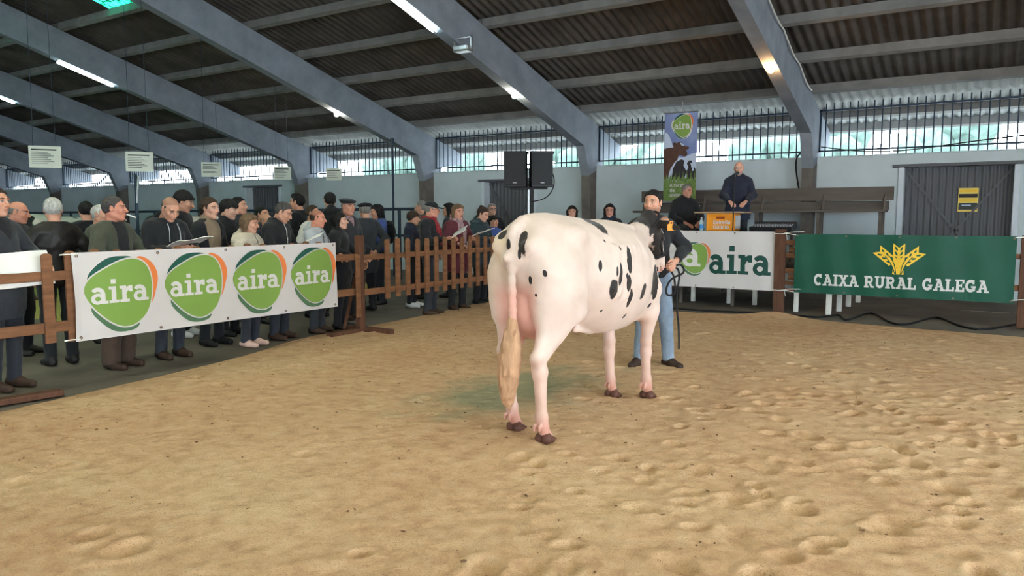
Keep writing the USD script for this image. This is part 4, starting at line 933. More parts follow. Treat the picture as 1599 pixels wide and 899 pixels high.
def cow_fields(v):
    q = (v - HEAD_O) @ HEAD_R
    onhead = (q[:, 0] > -.09) & (q[:, 0] < .53) & (np.abs(q[:, 1]) < .36) & (q[:, 2] > -.17) & (v[:, 0] > 1.20)
    pt = np.full(len(v), -1.0)
    for p in PATCH:
        p = np.array(p); A, B, n = p[3:6], p[6:9], p[9:12]
        d = v - p[:3]; a, b = d @ A / (A @ A), d @ B / (B @ B)
        e = 1 - np.sqrt(a * a + b * b); e = np.where(np.abs(d @ n) < .16, e, -1)
        pt = np.maximum(pt, np.clip(e, -1, .6))
    # left flank carries its own patches
    for c, r in (((.30, .34, 1.15), .13), ((-.2, .36, 1.0), .10), ((.62, .2, 1.2), .12)):
        pt = np.maximum(pt, 1 - np.linalg.norm((v - c) / (r, r, r * 1.5), axis=1))
    blk = np.clip(.6 - np.abs(q[:, 2] + .075) / .11, -1, 1)                        # cheeks
    blk = np.maximum(blk, np.clip((.10 - q[:, 0]) * 6, -1, .6))                     # poll
    blk = np.minimum(blk, np.clip((.345 - q[:, 0]) * 12, -1, 1))                    # white muzzle
    blk = np.minimum(blk, np.where(q[:, 0] > .09, np.clip((np.abs(q[:, 1] + .03) - .045 - np.clip(q[:, 2] + .0, 0, 1)) * 20 + np.clip(-(q[:, 2] + .005), 0, .1) * 40, -1, 1), 1))
    blk = np.maximum(blk, np.where(np.abs(q[:, 1]) > .10, .7, -1))                  # ears
    pt = np.where(onhead, np.maximum(pt, blk), pt)
    st = (v[:, 0] > 1.0) & ~onhead                                                  # black nape behind the poll
    pt = np.where(st, np.maximum(pt, np.clip((v[:, 2] - 1.40) * 9 + (v[:, 0] - 1.18) * 4, -1, .7)), pt)
    W = np.array(lin((208, 186, 175))); col = np.tile(W, (len(v), 1))
    def blend(c, w):
        w = np.clip(w, 0, 1)[:, None]; col[:] = col * (1 - w) + np.array(lin(c)) * w
    blend((222, 196, 160), (np.clip((v[:, 2] - .9) * 3, 0, 1) * np.clip((-.78 - v[:, 0]) * 8, 0, 1)) * .45 * (v[:, 1] > .05))
    blend((212, 160, 146), np.clip((.22 - np.abs(v[:, 1])) * 8, 0, 1) * np.clip((1.10 - v[:, 2]) * 9, 0, 1) * np.clip((v[:, 2] - .60) * 12, 0, 1) * np.clip((-.30 - v[:, 0]) * 8, 0, 1) * np.clip((.192 - np.abs(v[:, 1])) * 40, 0, 1))
    blend((206, 164, 148), np.clip((.72 - v[:, 2]) * 2.2, 0, .55))
    blend((186, 128, 112), np.clip((.24 - v[:, 2]) * 7, 0, .8))
    blend((206, 150, 120), np.clip((.78 - v[:, 2]) * 6, 0, 1) * np.clip((.3 - np.abs(v[:, 0] - .55)) * 6, 0, .5) * np.clip((v[:, 2] - .6) * 8, 0, 1))
    mz = onhead & (q[:, 0] > .40)
    blend((206, 150, 138), np.where(mz, np.clip((q[:, 0] - .40) * 14, 0, 1), 0)); blend((178, 120, 110), np.where(np.abs(v[:, 1]) < 0.17, np.clip((.60 - np.abs(v[:, 2] - .3) * 9), 0, 0), 0))
    # dirt on hocks and knees
    for (c, r, k) in (((-.90, -.185, .57), .06, .75), ((-.79, .17, .57), .06, .75), ((.70, -.125, .45), .05, .4)):
        blend((140, 98, 78), (1 - np.linalg.norm(v - c, axis=1) / r) * k)
    return pt.astype(np.float32), col.astype(np.float32)
hide = usdkit.material(stage, '/World/Looks/cow_hide', {
    'a': ('attribute', {'attribute': 'col'}), 'pt': ('attribute', {'attribute': 'patch'}), 'tc': ('texture_coordinate', {}),
    'n': ('noise_texture', {'scale': 26.0, 'detail': 4.0}), 'n2': ('noise_texture', {'scale': 5.0, 'detail': 3.0}), 'mp': ('mapping', {'scale': (1, 1, .2)}), 'n3': ('noise_texture', {'scale': 160.0, 'detail': 2.0}),
    'ad': ('math', {'math_type': 'multiply_add', 'value2': .55}), 'th': ('map_range', {'from_min': .24, 'from_max': .36, 'to_min': 0.0, 'to_max': 1.0, 'clamp': True}),
    'rp': ('rgb_ramp', {'ramp': [(0.3, (.86, .83, .80)), (0.65, (1, 1, 1))]}), 'mu': ('mix_color', {'blend_type': 'multiply', 'fac': 1.0}), 'm': ('mix_color', {'b': lin((34, 27, 25))}),
    'b': ('bump', {'strength': .25, 'distance': .004}), 'p': ('principled_bsdf', {'roughness': .6, 'specular_ior_level': .25, 'sheen_weight': .15})},
    [('tc.object', 'n.vector'), ('tc.object', 'n2.vector'), ('tc.object', 'mp.vector'), ('mp.vector', 'n3.vector'), ('n.fac', 'ad.value1'), ('pt.fac', 'ad.value3'), ('ad.value', 'th.value'),
     ('n2.fac', 'rp.fac'), ('a.color', 'mu.a'), ('rp.color', 'mu.b'), ('mu.result', 'm.a'), ('th.result', 'm.fac'), ('m.result', 'p.base_color'), ('n3.fac', 'b.height'), ('b.normal', 'p.normal')], surface='p.BSDF')
M['horn'] = mat('hoof_horn', (86, 54, 44), .6, .3, 20, .3, 60)
M['hair_cream'] = mat('tail_hair_cream', (184, 144, 112), .85, .16, 8, .6, 90, stretch=(4, 4, .4))
M['tag'] = mat('ear_tag_orange', (246, 150, 50), .45, .03, 10)
M['strap'] = mat('halter_strap', (30, 28, 30), .7, .1, 20)
M['chain'] = mat('halter_chain', (196, 196, 200), .35, .1, 30, metal=.6)
cow = thing('cow', 'large white dairy cow with small black patches standing in the ring seen from behind', 'cow', COW_AT, COW_AZ)
pt, colr = cow_fields(np.array(cowm.vertices))
obj('body', cowm, hide, cow, smooth=True, vcol={'patch': pt, 'col': colr})
for D in (HINDS, FORES):
    for s in (-1, 1):
        hf = D[s]['hoof']
        obj('hoof', surfnet(lambda Q: hoof_sdf(Q, hf), (hf[0] - .12, hf[1] - .09, -.01), (hf[0] + .12, hf[1] + .09, .12), .006), M['horn'], cow, smooth=True)
def switch_sdf(Q):
    c = spline([(-.93, -.02, .88), (-.935, -.02, .72), (-.94, .0, .52), (-.92, .02, .34), (-.90, .03, .24)], 10); rr = [.020, .032, .050, .066, .074, .072, .062, .050, .034, .012]
    d = np.full(len(Q), 9.0, np.float32)
    for k in range(9): d = smin(d, rc(Q, c[k], c[k + 1], rr[k], rr[k + 1]), .02)
    return d + .018 * nfun(Q * np.array([1, 1, .12], np.float32), 55.0, 3) + .008 * nfun(Q * np.array([1, 1, .2], np.float32), 120.0, 6)
obj('tail_switch', surfnet(switch_sdf, (-1.05, -.12, .18), (-.80, .14, .92), .007), M['hair_cream'], cow, smooth=True, label='long cream and brown hair at the end of the tail')
def hp(u_, v_, w_): return HEAD_O + HEAD_R @ np.array([u_, v_, w_])
for s in (1, -1):
    obj('eye', xf(trimesh.creation.icosphere(2, .020), None, hp(.165, s * .088, -.035)), mat('cow_eye', (26, 20, 20), .1, .05, 5), cow, smooth=True)
# ear tag on the right ear
tg = unary_union([Polygon([(-.030, -.03), (.030, -.03), (.030, .018), (.012, .024), (.012, .045), (-.012, .045), (-.012, .024), (-.030, .018)])]).buffer(.003)
Rt = np.stack([rt_ := np.array([math.cos(math.radians(YAW - COW_AZ)), math.sin(math.radians(YAW - COW_AZ)), 0]), np.array([0, 0, 1.0]), np.cross(rt_, [0, 0, 1.0])], 1)
tgm = extrude(tg, .004); et = obj('ear_tag', xf(tgm, Rt, hp(.055, -.215, -.035) + Rt[:, 2] * .034), M['tag'], cow, label='orange plastic ear tag')
obj('stud', xf(lathe([(0, 0), (.009, 0), (.007, .006), (0, .007)], 10), Rt, hp(.055, -.215, -.035) + Rt @ np.array([0, .032, .038])), M['horn'], et)
def wrap(pts, r): return tube(spline(pts, 40, True), r, 8)
def loop(u0, du, ry, rz, wc, r, n=28):
    t = np.arange(n) / n * 2 * np.pi; P_ = [hp(u0 + du * math.sin(a), ry * math.cos(a), wc + rz * math.sin(a)) for a in t]
    return tube(np.array(P_ + [P_[0], P_[1]]), r, 8)
hl = obj('halter', cat_(loop(.33, .01, .082, .082, -.045, .011), loop(.0, -.05, .098, .108, -.05, .011), *[tube([hp(.02, s * .098, -.06), hp(.18, s * .098, -.065), hp(.33, s * .082, -.05)], .010, 8) for s in (1, -1)]), M['strap'], cow, label='black rope halter', kind=None)
obj('chain', tube(spline([hp(.33, -.02, -.125), hp(.40, -.03, -.16), hp(.42, -.08, -.17)], 12), .008, 6), M['chain'], hl)
# green rosette? none: lead rope from the halter to the handler's hand is built with him

# ------------------------------------------------------------------ people
def cloth(name, rgb, rough=.85, var=.18, scale=7, bump=.35, bscale=45):
    return mat(name, rgb, rough, var, scale, bump, bscale, sheen=.12)
C_ = {
 'black': cloth('cloth_black', (27, 28, 32)), 'charcoal': cloth('cloth_charcoal', (48, 50, 55)), 'navy': cloth('cloth_navy', (34, 40, 58)), 'olive': cloth('cloth_olive', (66, 68, 56)),
 'jeans': cloth('denim_dark', (45, 48, 56)), 'jeans_light': cloth('denim_light', (118, 132, 150), .9, .3, 5), 'brown': cloth('cloth_brown', (72, 56, 46)), 'beige': cloth('cloth_beige', (186, 174, 156)),
 'grey': cloth('cloth_grey', (168, 172, 178)), 'taupe': cloth('knit_taupe', (128, 110, 92)), 'blue': cloth('cloth_blue', (70, 88, 150)), 'teal': cloth('cloth_dark_teal', (44, 60, 66)), 'wine': cloth('cloth_wine', (92, 40, 50)),
 'white': cloth('cloth_white', (208, 208, 206)), 'leather': mat('leather_black', (34, 30, 29), .45, .2, 6, .3, 30), 'tan': cloth('cloth_tan', (150, 108, 76)), 'plaid': cloth('scarf_plaid', (150, 120, 124), .9, .5, 30),
 'red': cloth('scarf_red', (136, 36, 44)), 'shoe_black': mat('shoe_black', (28, 26, 26), .5), 'shoe_brown': mat('shoe_brown', (62, 44, 34), .6), 'shoe_dark': mat('shoe_dark_brown', (54, 38, 30), .55), 'shoe_white': mat('shoe_white', (196, 196, 194), .6), 'shoe_pink': mat('shoe_pale_pink', (206, 168, 152), .5),
}
HAIR = {k: mat('hair_' + k, c, .6, .35, 14, .7, 120, stretch=(3, 3, 1)) for k, c in dict(black=(24, 20, 20), brown=(62, 46, 36), lightbrown=(112, 88, 66), grey=(126, 122, 118), white=(186, 184, 178), darkgrey=(74, 70, 68)).items()}
skinm = usdkit.material(stage, '/World/Looks/skin', {'a': ('attribute', {'attribute': 'col'}), 'tc': ('texture_coordinate', {}), 'n': ('noise_texture', {'scale': 30.0, 'detail': 3.0}), 'r': ('rgb_ramp', {'ramp': [(.3, (.90, .86, .84)), (.7, (1, 1, 1))]}), 'm': ('mix_color', {'blend_type': 'multiply', 'fac': 1.0}), 'p': ('principled_bsdf', {'roughness': .5, 'specular_ior_level': .3, 'subsurface_weight': .08, 'subsurface_scale': .01})},
    [('tc.object', 'n.vector'), ('n.fac', 'r.fac'), ('a.color', 'm.a'), ('r.color', 'm.b'), ('m.result', 'p.base_color')], surface='p.BSDF')
def hsdf(q, fem=False):
    jw = .9 if fem else 1.0
    d = el(q, (-.014, 0, .030), (.099, .077, .090))
    d = smin(d, el(q, (.030, 0, -.035), (.066, .058 * jw, .078)), .03)
    for s in (1, -1):
        d = smin(d, rc(q, (-.012, s * .052 * jw, -.052), (.055, s * .014, -.098), .020 * jw, .018), .025)
        d = smin(d, el(q, (.062, s * .038, -.020), (.026, .024, .024)), .02)
    d = smin(d, el(q, (.072, 0, -.098), (.020, .022, .017)), .018)
    d = smin(d, rc(q, (.082, -.040, .032), (.082, .040, .032), .011, .011), .016)
    for s in (1, -1): d = smax(d, -el(q, (.104, s * .033, .010), (.020, .020, .011)), .012)
    for s in (1, -1): d = smin(d, el(q, (.076, s * .033, .010), (.0145, .0155, .0115)), .004)
    d = smin(d, rc(q, (.090, 0, .018), (.116, 0, -.024), .0085, .0125), .010)
    for s in (1, -1): d = smin(d, el(q, (.100, s * .0135, -.029), (.012, .009, .008)), .006)
    d = smin(d, el(q, (.0925, 0, -.056), (.011, .024, .006)), .006); d = smin(d, el(q, (.0915, 0, -.067), (.011, .020, .007)), .005)
    d = smax(d, -el(q, (.106, 0, -.0612), (.010, .024, .0016)), .003)
    for s in (1, -1):
        e = el(q, (-.008, s * .080, .000), (.020, .009, .032)); e = smax(e, -el(q, (-.003, s * .090, .002), (.010, .008, .018)), .004)
        d = smin(d, e, .008)
    return d
def face_paint(q, col, skin, browc, lips, stub, fem):
    def bl(c, w):
        w = np.clip(w, 0, 1)[:, None]; col[:] = col * (1 - w) + np.array(c) * w
    y, z, x = np.abs(q[:, 1]), q[:, 2], q[:, 0]; f = (x > .05) & (np.abs(z) < .14) & (y < .09)
    sk = np.array(skin)
    bl(sk * (1.02, .82, .80), np.where(f, np.clip(1 - np.sqrt(((y - .040) / .022) ** 2 + ((z + .022) / .020) ** 2), 0, 1) * .5, 0))
    bl(sk * (1.0, .80, .78), np.where(f & (x > .098), np.clip(1 - np.sqrt((y / .016) ** 2 + ((z + .022) / .018) ** 2), 0, 1) * .6, 0))
    if stub: bl(np.array(browc) * .8 + sk * .25, np.where((x > -.01) & (z < -.036) & (z > -.13), np.clip((-.036 - z) * 60, 0, 1) * stub, 0))
    bl(np.array(lips), np.where(f & (x > .078), np.clip(1.6 - np.sqrt((y / .019) ** 2 + ((z + .0615) / .0085) ** 2) * 1.4, 0, 1), 0))
    bl(np.array(lips) * .35, np.where(f & (x > .078), np.clip(1.5 - np.sqrt((y / .022) ** 2 + ((z + .0612) / .002) ** 2), 0, 1) * .8, 0))
    br = np.clip(1.7 - np.sqrt(((y - .033) / .018) ** 2 + ((z - .0345 + np.clip(y - .03, 0, 1) * .15) / .0055) ** 2), 0, 1)
    bl(np.array(browc), np.where(f, br * (.7 if fem else .9), 0))
    bl(sk * .55, np.where(f, np.clip(1.6 - np.sqrt(((y - .033) / .017) ** 2 + ((z - .012) / .0095) ** 2), 0, 1) * .7, 0))
    bl((.72, .70, .68), np.where(f, np.clip(3.2 - 3 * np.sqrt(((y - .033) / .013) ** 2 + ((z - .0095) / .0058) ** 2), 0, 1), 0))
    bl((.03, .022, .018), np.where(f, np.clip(3.2 - 3 * np.sqrt(((y - .033) / .0062) ** 2 + ((z - .0095) / .0062) ** 2), 0, 1), 0))
    bl((.03, .024, .02), np.where(f, np.clip(2.2 - 2 * np.sqrt(((y - .033) / .0155) ** 2 + ((z - .0160) / .0022) ** 2), 0, 1) * .9, 0))
def hand_sdf(Q, curl):
    d = rc(Q, (-.05, 0, 0), (.01, 0, 0), .026, .025)
    for yy in (-.026, -.009, .009, .026): d = smin(d, rc(Q, (.0, yy * .7, 0), (.085, yy * 1.12, .002), .016, .0115), .012)
    for yy, L in ((-.031, .058), (-.010, .078), (.011, .082), (.032, .070)):
        p = np.array([.088, yy, .002]); a = 0.0; f = None
        for k, (l, r0, r1) in enumerate(((.45, .0105, .0095), (.32, .0095, .0088), (.23, .0088, .0075))):
            a += curl * (.8 if k == 0 else 1.1)
            e = p + np.array([math.cos(a), yy * .8, -math.sin(a)]) * L * l
            g = rc(Q, p, e, r0, r1); f = g if f is None else smin(f, g, .003); p = e
        d = smin(d, f, .005)
    th = smin(rc(Q, (.015, .022, -.004), (.052, .050, -.016), .015, .012), rc(Q, (.052, .050, -.016), (.082, .046 if curl > .5 else .056, -.030), .0115, .009), .004)
    return smin(d, th, .008)
HANDS = {k: surfnet(lambda Q, c=c: hand_sdf(Q, c), (-.085, -.06, -.10), (.19, .085, .04), .0045) for k, c in (('relax', .35), ('grip', .95))}
def hand_at(kind, side, wrist, d, up_):
    """side +1 left, -1 right; d along the forearm, up_ the back of the hand"""
    m = HANDS[kind]; v = m.vertices.copy(); f = m.faces
    if side > 0: v[:, 1] *= -1; f = f[:, ::-1]
    x = np.array(d, float); x /= np.linalg.norm(x); z = np.array(up_, float); z = z - x * (z @ x); z /= np.linalg.norm(z); y = np.cross(z, x)
    return trimesh.Trimesh(v @ np.stack([x, y, z]) + np.array(wrist) + x * .05, f, process=False)
ARMS = {  # left arm: elbow, wrist, hand kind, back-of-hand direction
 'down': ((-.03, .27, 1.14), (.05, .27, .90), 'relax', (.2, 1, 0)), 'rail': ((.06, .29, 1.17), (.27, .17, 1.10), 'relax', (0, 0, 1)), 'read': ((.05, .26, 1.13), (.29, .12, 1.17), 'grip', (.0, .6, .8)),
 'back': ((-.14, .27, 1.15), (-.20, .05, .97), 'relax', (-1, 0, .2)), 'pocket': ((-.06, .31, 1.14), (.09, .22, .95), 'relax', (.3, 1, .2)), 'desk': ((.08, .25, 1.13), (.34, .14, 1.02), 'relax', (0, .2, 1)), 'hang': ((.04, .28, 1.13), (.24, .20, .99), 'grip', (.3, 1, .3)),
 'halter': ((.12, .28, 1.17), (.30, .10, 1.36), 'grip', (.1, .8, .5)), 'phone': ((.05, .25, 1.10), (.24, .06, 1.14), 'grip', (0, .5, 1))}
def bodyparts(o):
    b = o.get('bulk', 0.0); bel = o.get('belly', 0.0); w = o.get('w', 1.0); cs = o.get('crouch', 0.0)
    P_ = {'torso': [('e', (.0, 0, .96), (.115, .160 * w, .13)), ('e', (.005 + bel * .4, 0, 1.09), (.105 + bel, .140 * w + bel * .6, .15)), ('e', (-.005, 0, 1.27), (.118, .152 * w, .18)), ('r', (-.012, -.125 * w, 1.375), (-.012, .125 * w, 1.375), .052, .052), ('r', (-.018, .12 * w, 1.385), (-.02, .03, 1.445), .040, .046), ('r', (-.018, -.12 * w, 1.385), (-.02, -.03, 1.445), .040, .046)]}
    arms = []
    for s, key in ((1, o.get('la', o.get('arm', 'rail'))), (-1, o.get('ra', o.get('arm', 'rail')))):
        e, wr, kind, upv = ARMS[key] if isinstance(key, str) else key
        m = np.array([1, s, 1.0]); e = np.array(e) * m * (1, w, 1); wr = np.array(wr) * m
        arms.append((np.array([-.012, s * .162 * w, 1.372]), e, wr, kind, np.array(upv) * m, s))
    legs = o.get('legs') or [((.0, .092 * w, .92), (.02, .10, .50), (-.015, .105, .09), 4), ((.0, -.092 * w, .92), (.02, -.10, .50), (-.015, -.105, .09), -4)]
    return P_, arms, legs
def tor(Q, P_, g):
    d = None
    for p in P_['torso']:
        e = el(Q, p[1], np.array(p[2]) + g) if p[0] == 'e' else rc(Q, p[1], p[2], p[3] + g, p[4] + g)
        d = e if d is None else smin(d, e, .06)
    return d
def union2(a, b):
    try:
        A, B = (manifold3d.Manifold(manifold3d.Mesh(np.asarray(m.vertices, np.float32), np.asarray(m.faces, np.uint32))) for m in (a, b))
        if A.status() == manifold3d.Error.NoError and B.status() == manifold3d.Error.NoError:
            r = (A + B).to_mesh(); return trimesh.Trimesh(r.vert_properties[:, :3], r.tri_verts, process=False)
    except Exception: pass
    return cat_(a, b)
def hair_mesh(o, S):
    st = o['hair']; fem = o.get('fem', False)
    zl = np.array([(-.14, -.085), (-.09, -.08), (-.045, -.060), (-.028, -.02), (-.020, .032), (.002, .036), (.007, -.004), (.017, .0), (.026, .044), (.046, .066), (.068, .084), (.12, .092)])
    sd = int(o.get('seed', 1))
    def f(q):
        t = .010 if st in ('short', 'under') else .005 if st == 'bald' else .016
        if st == 'crop': t = .006
        d = el(q, (-.016, 0, .032), (.099 + t, .077 + t, .090 + t))
        cut = np.interp(q[:, 0], zl[:, 0], zl[:, 1])
        if st == 'fringe': cut = np.interp(q[:, 0], [-.14, -.045, -.012, .02, .05, .12], [-.075, -.05, .0, .012, .040, .042])
        if st == 'bald': d = smax(d, np.maximum(q[:, 2] - .045 - .0 * q[:, 0], q[:, 0] - .028), .012)
        if st == 'top': d = smin(d, el(q, (.03, 0, .115), (.06, .055, .028)), .03)
        cut = cut + .012 * nfun(q, 70.0, sd + 7)
        d = smax(d, cut - q[:, 2], .008)
        if st in ('bob', 'long', 'pony', 'bun'):
            k = {'bob': -.115, 'long': -.22, 'pony': -.03, 'bun': -.03}[st]
            if st in ('bob', 'long'):
                for s in (1, -1): d = smin(d, rc(q, (-.02, s * .080, .03), (-.028, s * .082, k), .030, .026), .03)
                d = smin(d, rc(q, (-.075, 0, .03), (-.085, 0, k), .055, .045), .04)
                d = smin(d, rc(q, (.055, -.05, .080), (.05, .045, .085), .022, .022), .03)
                d = smax(d, -el(q, (.100, .004, -.035), (.094, .066, .104)), .012)
            if st == 'bun': d = smin(d, el(q, (-.080, 0, .105), (.042, .046, .040)), .012)
            if st == 'pony': d = smin(d, rc(q, (-.11, .01, .02), (-.13, .02, -.13), .032, .016), .02)
        if st == 'fringe': d = smin(d, rc(q, (.078, -.045, .056), (.082, .035, .060), .019, .019), .02); d = smax(d, cut - q[:, 2], .008)
        amp = .009 if st in ('bob', 'long', 'fringe', 'top') else .007
        return d + amp * nfun(q * np.array([.6, 1, .6], np.float32), 70.0, sd) + .5 * amp * nfun(q, 160.0, sd + 3)
    lo, hi = (-.19, -.135, -.28 if st == 'long' else -.19), (.13, .135, .18)
    return surfnet(f, lo, hi, .006 * S)
def cap_mesh(kind):
    if kind == 'beret':
        return surfnet(lambda q: smin(el(q, (-.012, .0, .088), (.128, .118, .034), roty(8)), el(q, (-.014, 0, .070), (.106, .086, .040)), .02) + .003 * nfun(q, 30, 2), (-.17, -.15, .02), (.15, .15, .16), .006)
    def f(q):
        d = el(q, (-.014, 0, .040), (.110, .090, .094)); d = np.maximum(d, .046 - q[:, 2] - .15 * q[:, 0])
        b = np.maximum(np.abs(q[:, 2] - .060 + (q[:, 0] - .08) * .22 + q[:, 1] ** 2 * 3) - .005, np.sqrt(((q[:, 0] - .075) / .105) ** 2 + (q[:, 1] / .075) ** 2) * .08 - .08)
        b = np.maximum(b, .02 - q[:, 0])
        return np.minimum(d, b)
    return surfnet(f, (-.15, -.12, .0), (.21, .12, .16), .005)

def person(label, at, az, h, **o):
    """at: where the feet stand; az: facing, degrees from +X towards +Y; h: standing height."""
    S = h / 1.75; res = o.get('res', 1.0); rs = np.random.default_rng(abs(hash(label)) % 1 + int(at[0] * 1000) ** 2 % 9973 + int(abs(at[1]) * 100))
    sd = int(rs.integers(1, 900)); o.setdefault('seed', sd); o.setdefault('arm', 'down' if at[0] < -7.6 else 'rail')
    t = thing('person', label, 'person', (at[0], at[1], at[2] if len(at) > 2 else -.012), az, o.get('group'))
    UsdGeom.Xformable(t).AddScaleOp().Set(Gf.Vec3f(S, S, S))
    P_, arms, legs = bodyparts(o); sit = o.get('sit', 0.0)
    fem = o.get('fem', False); skin = np.array(lin(o.get('skin', (204, 152, 128)))); browc = np.array(lin(o.get('browc', (50, 38, 32))))
    Rh = rotz(o.get('yaw', 0)) @ roty(o.get('pitch', 0)); nk = np.array([-.022, 0, 1.478]); HC = nk + np.array([.012, 0, .014]) + Rh @ np.array([.012, 0, .112]) + np.array([o.get('fwd', .02), 0, 0])
    Lm = np.eye(4)
    def obj(nm, m, mt, parent=None, **kw):
        l = o.get('lean')
        if l:
            m = m.copy(); v = np.array(m.vertices); p0 = np.array([0, 0, .92]); b = np.clip((v[:, 2] - .86) / .22, 0, 1)[:, None] ; b = b * b * (3 - 2 * b)
            R_ = roty(l[0]) @ rotx(-l[1]); v2 = (v - p0) @ R_.T + p0; m.vertices = v * (1 - b) + v2 * b
        return globals()['obj'](nm, m, mt, parent, **kw)
    # ---- body: head and neck fine, the covered rest coarse, joined into one surface
    def fh(Q):
        d = hsdf((Q - HC.astype(np.float32)) @ Rh.astype(np.float32), fem)
        d = smin(d, rc(Q, HC + Rh @ np.array([-.028, 0, -.055]), nk + (-.005, 0, -.03), .050 if fem else .056, .060), .03)
        return smin(d, rc(Q, (-.012, -.10, 1.405), (-.012, .10, 1.405), .05, .05), .05)
    c = HC
    head = surfnet(fh, (min(c[0] - .15, -.09), c[1] - .19, 1.34), (c[0] + .16, c[1] + .19, c[2] + .15), .0056 * res)
    def fb(Q):
        d = tor(Q, P_, -.012)
        for sh, e, wr, kd, upv, s in arms: d = smin(d, smin(rc(Q, sh, e, .050, .040), rc(Q, e, wr, .040, .027), .02), .03)
        for a, k, an, y in legs: d = smin(d, smin(rc(Q, a, k, .078, .055), rc(Q, k, an, .055, .04), .02), .03)
        return d
    pts = np.array([p for L in legs for p in L[:3]] + [p for A in arms for p in A[:3]])
    lo, hi = pts.min(0) - .12, pts.max(0) + .12; lo = np.minimum(lo, (-.25, -.30, .02)); hi = np.maximum(hi, (.25, .30, 1.47)); hi[2] = 1.47
    base = surfnet(fb, lo, hi, .024)
    body = union2(base, head)
    for sh, e, wr, kd, upv, s in arms: body = union2(body, hand_at(kd, s, wr, wr - e, upv))
    v = np.array(body.vertices); q = (v - HC) @ Rh; col = np.tile(skin, (len(v), 1))
    face_paint(q, col, skin, browc, np.array(lin(o.get('lips', (176, 104, 96)))), o.get('stub', 0), fem)
    if o.get('stubble_head'):
        w = np.clip((q[:, 2] - np.interp(q[:, 0], [-.14, -.02, .04, .08], [-.06, .02, .065, .085])) * 60, 0, 1)[:, None] * .45; hd = (np.abs(q[:, 2]) < .16)[:, None]
        col = np.where(hd, col * (1 - w) + browc * w, col)
    obj('body', body, skinm, t, smooth=True, vcol={'col': col})
    # ---- trousers
    tr = o.get('trousers', 'black'); g = .020
    def ft(Q):
        d = tor(Q, {'torso': P_['torso'][:2]}, .012)
        for a, k, an, y in legs: d = smin(d, smin(rc(Q, a, k, .098 + o.get('wide', 0), .070 + o.get('wide', 0)), rc(Q, k, an, .068 + o.get('wide', 0), .058 + o.get('wide', 0)), .04), .025)
        d = d + .012 * nfun(Q * np.array([1, 1, .7], np.float32), 12.0, sd) + .006 * nfun(Q, 30.0, sd)
        d = np.maximum(d, Q[:, 2] - (1.12 + sit)); return np.maximum(d, .055 - Q[:, 2]) if not sit else d
    lo2, hi2 = lo.copy(), hi.copy(); hi2[2] = 1.16; lo2[2] = .0
    obj('trousers', surfnet(ft, lo2, hi2, .0165 * max(res, .9)), C_[tr], t, smooth=True)
    # ---- shoes
    for a, k, an, ang in legs:
        r = rotz(ang); A0 = np.array(an)
        def fs(Q, A0=A0, r=r):
            q_ = (Q - np.array([A0[0], A0[1], 0], np.float32)) @ r.astype(np.float32)
            zb = A0[2] - .09; q_ = q_ - np.array([0, 0, zb], np.float32)
            d = rc(q_, (-.045, 0, .045), (.05, 0, .050), .042, .045); d = smin(d, rc(q_, (.05, 0, .040), (.165, .004, .030), .045, .036), .03)
            d = smin(d, rc(q_, (-.02, 0, .06), (-.02, 0, .12 if o.get('boots') else .085), .046, .045), .02)
            return np.maximum(d, .004 - q_[:, 2])
        x_, y_ = A0[0], A0[1]
        obj('shoe', surfnet(fs, (x_ - .25, y_ - .25, A0[2] - .10), (x_ + .25, y_ + .25, A0[2] + .09), .011), C_[o.get('shoes', 'shoe_black')], t, smooth=True)
    # ---- jacket
    jk = o.get('jacket', 'black'); bk = .018 + o.get('bulk', .010); hem = o.get('hem', .82); puf = o.get('puffer', 0)
    def fj(Q, grow=0.0, opening=True):
        d = tor(Q, P_, bk + grow)
        if hem < .8: d = smin(d, el(Q, (0, 0, .80), (.145 + bk, .19 + bk, .30)), .06)
        for sh, e, wr, kd, upv, s in arms:
            dd = (wr - e) / np.linalg.norm(wr - e); w2 = wr - dd * .012
            d = smin(d, smin(rc(Q, sh, e, .056 + bk * .7 + grow, .048 + bk * .6 + grow), rc(Q, e, w2 - dd * .03, .050 + bk * .6 + grow, .034 + bk * .4 + grow), .03), .035)
        d = smin(d, rc(Q, (-.03, 0, 1.40), nk + (-.012, 0, .01), .075, .066 + grow), .04)
        if o.get('hood'): d = smin(d, smin(rc(Q, (-.105, -.075, 1.455), (-.105, .075, 1.455), .046, .046), rc(Q, (-.09, 0, 1.46), (-.085, 0, 1.53), .05, .035), .04), .03)
        if o.get('collar'): d = smin(d, rc(Q, nk + (-.014, 0, -.02), nk + (-.002, 0, .045), .078, .074), .015)
        d = d + .016 * nfun(Q * np.array([1, 1, 1.3], np.float32), 10.0, sd + 1) + .007 * nfun(Q, 26.0, sd + 2)
        if puf: d = d - .008 * np.abs(np.sin(Q[:, 2] * 42))
        d = np.maximum(d, hem - Q[:, 2])
        d = np.maximum(d, np.maximum(Q[:, 2] - nk[2] - (.05 if o.get('collar') else .012), -1)) if not o.get('hood') else np.where(Q[:, 0] > -.05, np.maximum(d, Q[:, 2] - nk[2] - (.05 if o.get('collar') else .012)), d)
        if opening and o.get('open'):
            ow = o['open']; wv = ow * (.35 + .65 * np.clip((Q[:, 2] - hem) / .6, 0, 1)) if not o.get('vee') else np.clip((Q[:, 2] - o['vee']) * .55, 0, .12)
            d = smax(d, np.minimum(wv - np.abs(Q[:, 1]), Q[:, 0] - .04), .006)
        return d
    lj, hj = lo.copy(), hi.copy(); lj -= .04; hj += .04; lj[2] = hem - .02; hj[2] = 1.62 if o.get('hood') else 1.56
    lj[2] = min(lj[2], min(A[2][2] for A in arms) - .08)
    obj(o.get('jname', 'jacket'), surfnet(fj, lj, hj, .0135 * res), C_[jk], t, smooth=True)
